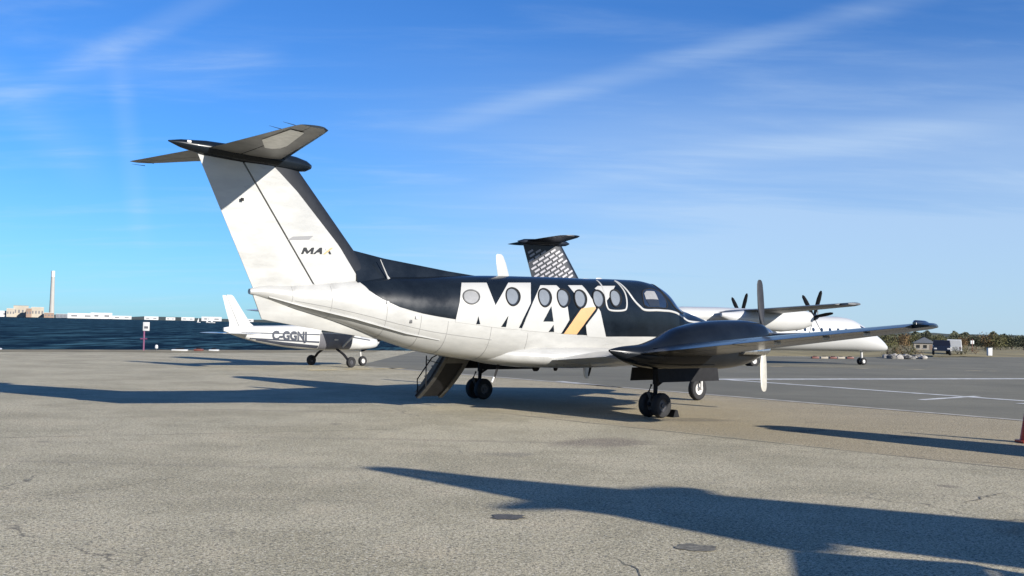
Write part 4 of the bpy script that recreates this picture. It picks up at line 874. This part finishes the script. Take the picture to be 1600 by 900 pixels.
# ------------------------------------------------------------------ lakeside sign and small things on the shore
def az(u, D, z=0.0):
    """world point at bearing u (metres right per 1597.7 m ahead) and distance D ahead"""
    return ((u)/1597.7*D, D, z)
x, y = -19.35, 54.0
sg_ = empty('shore_sign', (x, y, 0))
G().tube([(0, 0, -0.1), (0, 0, 1.05)], 0.045, 8).build('post', 'post_purple', sg_)
b_ = G().box((0.12, -0.05, 1.27), (0.34, 0.03, 0.46), bev=0.008).build('sign_board', 'sign_white', sg_)
G().box((0.12, -0.068, 1.22), (0.20, 0.006, 0.12)).build('sign_print', 'light_grey', b_)
G().box((0, -0.03, 0.62), (0.36, 0.03, 0.05)).build('crossbar', 'post_purple', sg_)
tag(sg_, 'white sign board on a purple post at the lake edge', 'sign')
def marker(x, y, m, h, w, label, cat='marker'):
    t = empty('edge_marker', (x, y, gz(x, y))); G().tube([(0, 0, 0), (0, 0, h*0.55)], w*0.16, 8).build('stem', 'gear_paint', t)
    G().lathe([(w*0.5, h*0.45), (w*0.5, h*0.8), (w*0.3, h*0.97), (0.001, h)], 12, (0, 0, 0), 'Z').build('cap', m, t); return tag(t, label, cat)
marker(-18.4, 53.2, 'sign_white', 0.34, 0.16, 'short white edge marker just right of the sign post')
def barrel(x, y, m, w, h, label):
    t = empty('low_barrier', (x, y, gz(x, y))); G().box((0, 0, h*0.5), (w, 0.4, h), bev=0.05).build('block', m, t); G().box((0, 0, h+0.03), (w*0.5, 0.14, 0.06), bev=0.01).build('grip', 'gear_dark', t); return tag(t, label, 'barrier', 'low barriers along the water')
barrel(-17.6, 54.5, 'sign_white', 0.8, 0.09, 'low white barrier left of the red one on the shore')
barrel(-16.75, 55.0, 'barrier_red', 0.45, 0.12, 'single low red barrier on the shore near the small airplane')
barrel(-16.1, 55.6, 'sign_white', 0.5, 0.09, 'low white barrier right of the single red one on the shore')
for i, (u, D) in enumerate(((470, 100), (484, 100.4), (498, 100.8), (510, 101.3), (524, 101.6))):
    x, y = u/1597.7*D, D; barrel(x, y-1.0, 'barrier_red' if i % 2 == 0 else 'wall_beige', 0.7, 0.20, ('low %s barrier under the airliner, number %s from the left' % ('dull red' if i % 2 == 0 else 'beige', ('one', 'two', 'three', 'four', 'five')[i])))

# unseen cart shape, added outside the right edge to cast the foreground shadow
t = empty('shadow_cart', (5.70, 3.58, 0), R(77))
G().box((0, 0, 0.42), (2.4, 1.25, 0.10), bev=0.02).build('deck', 'gear_paint', t)
G().box((0, 0, 1.55), (2.4, 1.25, 0.06), bev=0.02).build('roof', 'car_navy', t)
for sx in (-1, 1):
    for sy in (-1, 1):
        G().box((sx*1.15, sy*0.58, 0.99), (0.05, 0.05, 1.10)).build('post', 'gear_paint', t, smooth_=False); wheel(t, 'wheel', (sx*0.8, sy*0.5, 0.2), 0.2, 0.12, 'rim_dark', 0.5, 16)
for sy in (-1, 1): G().box((0, sy*0.60, 1.0), (2.24, 0.02, 1.0)).build('side_curtain', 'car_navy', t, smooth_=False)
tag(t, 'unseen covered cart added beyond the right edge to cast the shadow at the bottom right', 'cart')

# ------------------------------------------------------------------ sailboats, far shore, chimney
def sailboat(x, y, s, label):
    t = empty('sailboat', (x, y, -1.6), 0.4)
    G().loft([[(a, w*c, z) for c, z in ((-1, .9*s), (-.8, .1), (.8, .1), (1, .9*s))] for a, w in ((-3*s, .6*s), (0, 1.0*s), (2.4*s, .5*s), (3.4*s, .03))]).build('hull', 'hull_white', t)
    G().tube([(0.3*s, 0, 0.8*s), (0.3*s, 0, 9.4*s)], 0.08*s, 6).build('mast', 'gear_paint', t)
    G().add([(0.2*s, 0.02, 1.6*s), (-2.6*s, 0.12, 1.6*s), (0.2*s, 0.02, 9.2*s), (-1.2*s, 0.35*s, 4*s), (0.2*s, 0.06, 1.6*s), (-2.6*s, 0.16, 1.6*s), (0.2*s, 0.06, 9.2*s)], [(0, 1, 3), (1, 2, 3), (0, 3, 2), (4, 5, 6)]).build('sail', 'sail_white', t)
    return tag(t, label, 'sailboat', 'sailboats far out on the lake')
for u, D, s, lb in ((-488, 1500, 0.8, 'leftmost white sailboat far out on the lake'), (-473.5, 1450, 0.9, 'middle white sailboat far out on the lake'), (-466, 1400, 1.0, 'rightmost white sailboat far out on the lake')):
    p_ = az(u, D); sailboat(p_[0], p_[1], s, lb)
t = empty('motor_boat', (-37.2, 74.0, -1.6), 0.2)
G().loft([[(a, w*c, z) for c, z in ((-1, .55), (-.7, .05), (.7, .05), (1, .55))] for a, w in ((-1.4, .6), (0.3, .65), (1.3, .35), (1.8, .03))]).build('hull', 'hull_white', t); G().box((-0.1, 0, 0.75), (0.9, 0.8, 0.4), bev=0.08).build('cabin', 'hull_white', t)
tag(t, 'small white motor boat on the water at the left edge', 'boat')
# land strip across the lake
v = []; f = []; rnd = random.Random(3); us = list(range(-1500, 1600, 25))
for u in us:
    h = 6+rnd.uniform(0, 9); D = 4700
    for dd, z in ((0, -1.7), (10, 1.2), (60, 2.0), (120, h), (700, h+2), (900, -2)): v.append(az(u*(1+dd/D), D+dd, z))
for i in range(len(us)-1):
    for k in range(5): f.append((i*6+k, (i+1)*6+k, (i+1)*6+k+1, i*6+k+1))
tag(obj('far_shore', v, f, 'far_green'), kind='structure')
def far_building(u, D, w, h, m, label, roof=None, bays=6, dep=40):
    x, y, _ = az(u, D); t = empty('far_building', (x, y, -0.5), -math.atan2(x, y))
    G().box((0, 0, h/2), (w, dep, h)).build('wall', m, t, smooth_=False)
    G().box((0, 0, h+0.6), (w*1.01, dep*1.02, 1.2)).build('roof', roof or 'wall_pale', t, smooth_=False)
    for k in range(bays): G().box((-w/2+(k+0.5)*w/bays, -dep/2-0.1, h*0.5), (w/bays*0.45, 0.6, h*0.28)).build('window_band', 'light_grey', t, smooth_=False)
    return tag(t, label, 'building', 'buildings on the far shore')
D = 4650
far_building(-796, D, 50, 26, 'wall_pale', 'pale low building at the far left end of the distant shore', bays=2)
far_building(-782, D, 34, 38, 'wall_beige', 'narrow beige power station block left of the tallest distant block', bays=3)
far_building(-766, D+30, 62, 52, 'wall_beige', 'tall beige power station block left of the distant chimney', 'roof_grey', bays=4)
far_building(-753.5, D-40, 22, 40, 'wall_brown', 'small brown block in the middle of the distant power station', bays=2)
far_building(-740, D, 52, 46, 'wall_beige', 'wide beige power station block just left of the distant chimney', bays=4)
far_building(-722, D-30, 40, 22, 'wall_brown', 'brown low block at the foot of the distant chimney', bays=3)
far_building(-700, D, 60, 18, 'roof_grey', 'dark grey shed right of the distant chimney', bays=4)
far_building(-672, D-60, 110, 22, 'wall_pale', 'longest white warehouse on the distant shore', bays=2)
far_building(-640, D-20, 90, 26, 'wall_pale', 'white warehouse with taller roof on the distant shore', bays=2)
far_building(-608, D-60, 80, 14, 'wall_pale', 'low white shed right of the long warehouses on the distant shore', bays=2)
far_building(-562, D-40, 60, 14, 'wall_pale', 'white shed on the distant shore above the sign board', bays=2)
far_building(-532, D-20, 40, 12, 'wall_pale', 'small white shed on the distant shore right of the sign', bays=2)
far_building(-505, D-40, 56, 14, 'wall_pale', 'white shed on the distant shore left of the sailboats', bays=2)
far_building(-468, D-60, 86, 18, 'wall_pale', 'white shed on the distant shore behind the sailboats', bays=2)
far_building(-415, D-20, 70, 12, 'wall_pale', 'white shed on the distant shore behind the small airplane tail', bays=2)
x, y, _ = az(-718, 4700)
t = empty('chimney', (x, y, -1.0))
G().lathe([(11.5, 0), (9.5, 90), (8.2, 190), (8.2, 191)], 24, (0, 0, 0), 'Z').build('shaft', 'concrete_stack', t)
G().lathe([(8.5, 188), (8.5, 216), (6.5, 216), (6.5, 200)], 24, (0, 0, 0), 'Z').build('top_band', 'sign_white', t)
tag(t, 'tall pale concrete chimney with white top on the distant shore', 'chimney')

# ------------------------------------------------------------------ right-hand shore: trees, shrubs, rocks, house, vehicles
LEAFMESH = []
def tree(x, y, z0, h, w, leaf, seed, label, shrub=False, n=1300, grp='trees along the right shore'):
    rnd = random.Random(seed); t = empty('shrub' if shrub else 'tree', (x, y, z0))
    g = G()
    if not shrub:
        g.tube([(0, 0, -0.2), (0.03*h, 0, h*0.2), (0, 0.02*h, h*0.55), (0.02*h, 0, h*0.85)], [h*0.035, h*0.028, h*0.018, h*0.006], 7)
        for k in range(5):
            a = rnd.uniform(0, 6.28); z1 = h*rnd.uniform(0.2, 0.5); g.tube([(0, 0, z1), (math.cos(a)*w*0.2, math.sin(a)*w*0.2, z1+h*0.1), (math.cos(a)*w*0.36, math.sin(a)*w*0.36, z1+h*0.25)], [h*0.014, h*0.01, h*0.004], 5)
    else:
        for k in range(5):
            a = rnd.uniform(0, 6.28); g.tube([(0, 0, -0.05), (math.cos(a)*w*0.15, math.sin(a)*w*0.15, h*0.4), (math.cos(a)*w*0.3, math.sin(a)*w*0.3, h*0.75)], [h*0.03, h*0.02, h*0.006], 5)
    g.build('trunk', 'bark', t)
    cl = []
    for k in range(14 if not shrub else 8):
        a = rnd.uniform(0, 6.28); r = w*0.34*math.sqrt(rnd.random()); zz = h*rnd.uniform(0.16, 0.80); cl.append((math.cos(a)*r, math.sin(a)*r, zz, w*rnd.uniform(0.19, 0.31)*(1.2-0.55*zz/h)))
    v = []; f = []; ls = max(0.05*h, 0.035*w)*0.8
    for k in range(n):
        c = rnd.choice(cl); dvec = Vector((rnd.gauss(0, 1), rnd.gauss(0, 1), rnd.gauss(0, 0.8))).normalized()*(rnd.random()**0.4)*c[3]
        p = Vector(c[:3])+dvec; a = Vector((rnd.gauss(0, 1), rnd.gauss(0, 1), rnd.gauss(0, 1))).normalized(); b = a.cross(Vector((rnd.gauss(0, 1), rnd.gauss(0, 1), rnd.gauss(0, 1)))).normalized()
        s = ls*rnd.uniform(0.6, 1.3); i = len(v); v += [p-a*s, p+b*s*0.6, p+a*s, p-b*s*0.6]; f.append((i, i+1, i+2, i+3))
    o = obj('crown', v, f, leaf, t, False)
    return tag(t, label, 'shrub' if shrub else 'tree', grp)
TR = [(588, 205, 2.5, 3.7, 'leaf_green', 'olive tree just right of the airliner nose'), (612, 235, 3.2, 4.7, 'leaf_rust', 'rust coloured tree second from the airliner nose'), (634, 215, 2.7, 4.0, 'leaf_green', 'olive tree left of the grey roofed house'), (648, 240, 3.4, 3.4, 'leaf_dark', 'dark tree directly behind the grey roofed house'),
      (668, 225, 3.0, 4.3, 'leaf_green', 'round olive tree above the dark pickup'), (690, 250, 2.3, 4.3, 'leaf_dark', 'low dark tree right of the dark pickup roof'), (706, 255, 2.5, 4.0, 'leaf_rust', 'small rust coloured tree above the white van'), (726, 240, 3.1, 4.3, 'leaf_dark', 'dark tree left of the broad olive tree'),
      (746, 225, 3.5, 5.3, 'leaf_rust', 'tall brownish tree left of the broad olive tree'), (764, 220, 3.5, 5.3, 'leaf_green', 'broad olive tree, tallest on the right shore'), (782, 235, 3.1, 4.0, 'leaf_dark', 'dark tree second from the right edge'), (800, 220, 3.0, 5.0, 'leaf_dark', 'dark tree cut by the right edge')]
for i, (u, D, h, w, lf, lb) in enumerate(TR):
    p_ = az(u, D); tree(p_[0], p_[1], -1.15, h+0.3, w, lf, 40+i, lb)
# distant woods that read as one mass
rnd = random.Random(9); v = []; f = []
for k in range(26000):
    u = rnd.uniform(545, 860); D = rnd.uniform(300, 420); top = 3.6+0.8*math.sin(u*0.11)+0.6*math.sin(u*0.31+1)
    x, y, _ = az(u, D); p = Vector((x, y, -1.5+top*rnd.random()**0.8)); a = Vector((rnd.gauss(0, 1), rnd.gauss(0, 1), rnd.gauss(0, 1))).normalized(); b = a.cross(Vector((rnd.gauss(0, 1), rnd.gauss(0, 1), rnd.gauss(0, 1)))).normalized(); s = rnd.uniform(0.18, 0.42)
    i = len(v); v += [p-a*s, p+b*s*0.7, p+a*s, p-b*s*0.7]; f.append((i, i+1, i+2, i+3))
tag(obj('distant_woods', v, f, 'leaf_dark', None, False), 'far off dark woods behind the shore trees', 'woods', kind='stuff')
SH = [(592, 108), (599, 109), (607, 108.5), (616, 109.5), (626, 108.5), (637, 110), (700, 124), (712, 126), (728, 128), (748, 132)]
WH = ('left end', 'second place', 'third place', 'fourth place', 'fifth place', 'sixth place')
for i, (u, D) in enumerate(SH):
    p_ = az(u, D); lb = ('low green shrub among the rocks, %s from the airliner' % WH[i]) if i < 6 else ('low dry shrub on the grass, %s from the white van' % ('first', 'second', 'third', 'fourth')[i-6])
    tree(p_[0], p_[1]+0.5, -0.75 if i < 6 else -0.5, (1.3 if i < 6 else 1.0)+0.3*math.sin(i*2.1), 1.7, ('leaf_dark', 'leaf_green', 'leaf_rust')[i % 3], 90+i, lb, True, 320, 'shrubs along the right shore')
def rock(x, y, s, m, seed, label):
    rnd = random.Random(seed); bm = bmesh.new(); bmesh.ops.create_icosphere(bm, subdivisions=2, radius=1.0)
    ph = [rnd.uniform(0, 6) for _ in range(3)]
    for q in bm.verts:
        c = q.co; k = 1+0.18*math.sin(3*c.x+ph[0])+0.16*math.sin(3.4*c.y+ph[1])+0.12*math.sin(4*c.z+ph[2]); q.co = (c.x*k*s*1.2, c.y*k*s, c.z*k*s*0.75)
    me = bpy.data.meshes.new('rock'); bm.to_mesh(me); bm.free(); me.materials.append(MATS[m]); o = bpy.data.objects.new('rock', me); COL.objects.link(o); o.location = (x, y, gz(x, y)+s*0.35); o.rotation_euler = (0, 0, seed)
    return tag(o, label, 'rock', 'rocks piled at the end of the taxiway')
rnd = random.Random(21)
ORD = ('first', 'second', 'third', 'fourth', 'fifth', 'sixth', 'seventh', 'eighth', 'ninth', 'tenth', 'eleventh', 'twelfth', 'thirteenth', 'fourteenth', 'fifteenth', 'sixteenth', 'seventeenth', 'eighteenth', 'nineteenth', 'twentieth', 'twenty-first', 'twenty-second', 'twenty-third', 'twenty-fourth', 'twenty-fifth', 'twenty-sixth')
for i in range(26):
    u = 586+i*2.35+rnd.uniform(-1, 1); D = 104+rnd.uniform(0, 5); p_ = az(u, D); s = rnd.uniform(0.16, 0.42)
    pale = rnd.random() < 0.6
    rock(p_[0], p_[1], s, 'stone' if pale else 'stone_dark', i+1, '%s %s boulder, %s from the left in the rock pile by the taxiway' % ('small' if s < 0.25 else 'large' if s > 0.34 else 'middling', 'pale grey' if pale else 'dark grey', ORD[i]))
# house
x, y, _ = az(645, 190); hs_ = empty('house', (x, y, -1.3), -0.35); hs_.scale = (0.6, 0.6, 0.6)
G().box((0, 0, 1.3), (6.0, 4.5, 2.6)).build('wall', 'wall_beige', hs_, smooth_=False)
G().prism([(-3.4, 2.6), (3.4, 2.6), (0, 4.4)], -2.6, 2.6).build('roof', 'roof_grey', hs_, smooth_=False)
for wx in (-1.8, 0.2): w_ = G().box((wx, -2.27, 1.5), (1.0, 0.06, 1.0)).build('window', 'dark_glass', hs_, smooth_=False); G().box((wx, -2.31, 0.95), (1.2, 0.1, 0.08)).build('sill', 'sign_white', w_, smooth_=False)
G().box((2.0, -2.27, 1.05), (0.9, 0.06, 2.1)).build('door', 'wall_brown', hs_, smooth_=False)
tag(hs_, 'small beige house with grey gabled roof among the shore trees', 'house')
def vehicle(name, c, rz, prof, glass, w, m, wr, wx, label, cat):
    t = empty(name, c, rz)
    g = G(); n = len(prof); rings = []
    for s_, k in ((-1, 0.94), (-0.96, 1.0), (0.96, 1.0), (1, 0.94)):
        rings.append([(a*(0.99 if abs(s_) == 1 else 1), s_*w/2*(1-0.14*max(0, (b-1.0))), b*(0.985 if abs(s_) == 1 else 1)) for a, b in prof])
    g.loft(rings); g.build('body', m, t, auto=30)
    for s_ in (-1, 1):
        for gl in glass: G().add([(a, s_*(w/2*(1-0.14*max(0, b-1.0))+0.012), b) for a, b in gl], [tuple(range(len(gl)))]).build('side_window', 'dark_glass', t, smooth_=False)
        for xx in wx: wheel(t, 'wheel', (xx, s_*(w/2-0.08), wr), wr, 0.22, 'rim_white', 0.55, 18)
        G().box((max(p[0] for p in prof)-0.02, s_*w*0.36, 0.75), (0.08, 0.3, 0.16), bev=0.02).build('headlight', 'sign_white', t)
        G().box((min(p[0] for p in prof)+0.02, s_*w*0.38, 0.85), (0.06, 0.16, 0.22), bev=0.02).build('tail_light', 'barrier_red', t)
    return tag(t, label, cat)
x, y, _ = az(672, 118); vehicle('pickup_truck', (x, y, -0.55), -1.95, [(-2.6, .5), (-2.6, 1.05), (-0.7, 1.05), (-0.45, 1.70), (0.75, 1.70), (1.35, 1.12), (2.45, 1.0), (2.55, .5)], [[(-0.5, 1.15), (-0.33, 1.6), (0.68, 1.6), (1.15, 1.15)]], 1.9, 'car_navy', .38, (-1.7, 1.7), 'dark navy pickup truck parked on the right shore', 'truck')
x, y, _ = az(692, 128); vehicle('delivery_van', (x, y, -0.62), 1.15, [(-2.3, .45), (-2.3, 1.75), (-2.2, 1.85), (0.9, 1.85), (1.7, 1.15), (2.3, 1.0), (2.35, .45)], [[(0.0, 1.15), (0.0, 1.7), (0.8, 1.7), (1.3, 1.15)]], 1.8, 'car_white', .34, (-1.5, 1.5), 'white van parked just right of the dark pickup', 'van')
x, y, _ = az(747, 120); t = empty('utility_cabinet', (x, y, -0.55)); G().box((0, 0, 0.45), (0.5, 0.4, 0.9), bev=0.03).build('cabinet', 'sign_white', t); G().box((0, 0, 0.93), (0.58, 0.48, 0.07), bev=0.02).build('lid', 'gear_paint', t)
tag(t, 'small white utility cabinet on the grass right of the van', 'cabinet')
x, y, _ = az(720, 150); t = empty('marker_post', (x, y, -1.1)); G().tube([(0, 0, 0), (0, 0, 2.4)], 0.07, 8).build('post', 'barrier_red', t); G().box((0, 0, 1.9), (0.5, 0.1, 0.5), bev=0.01).build('panel', 'sign_white', t); 
tag(t, 'red post with a small white panel on the grass', 'post')
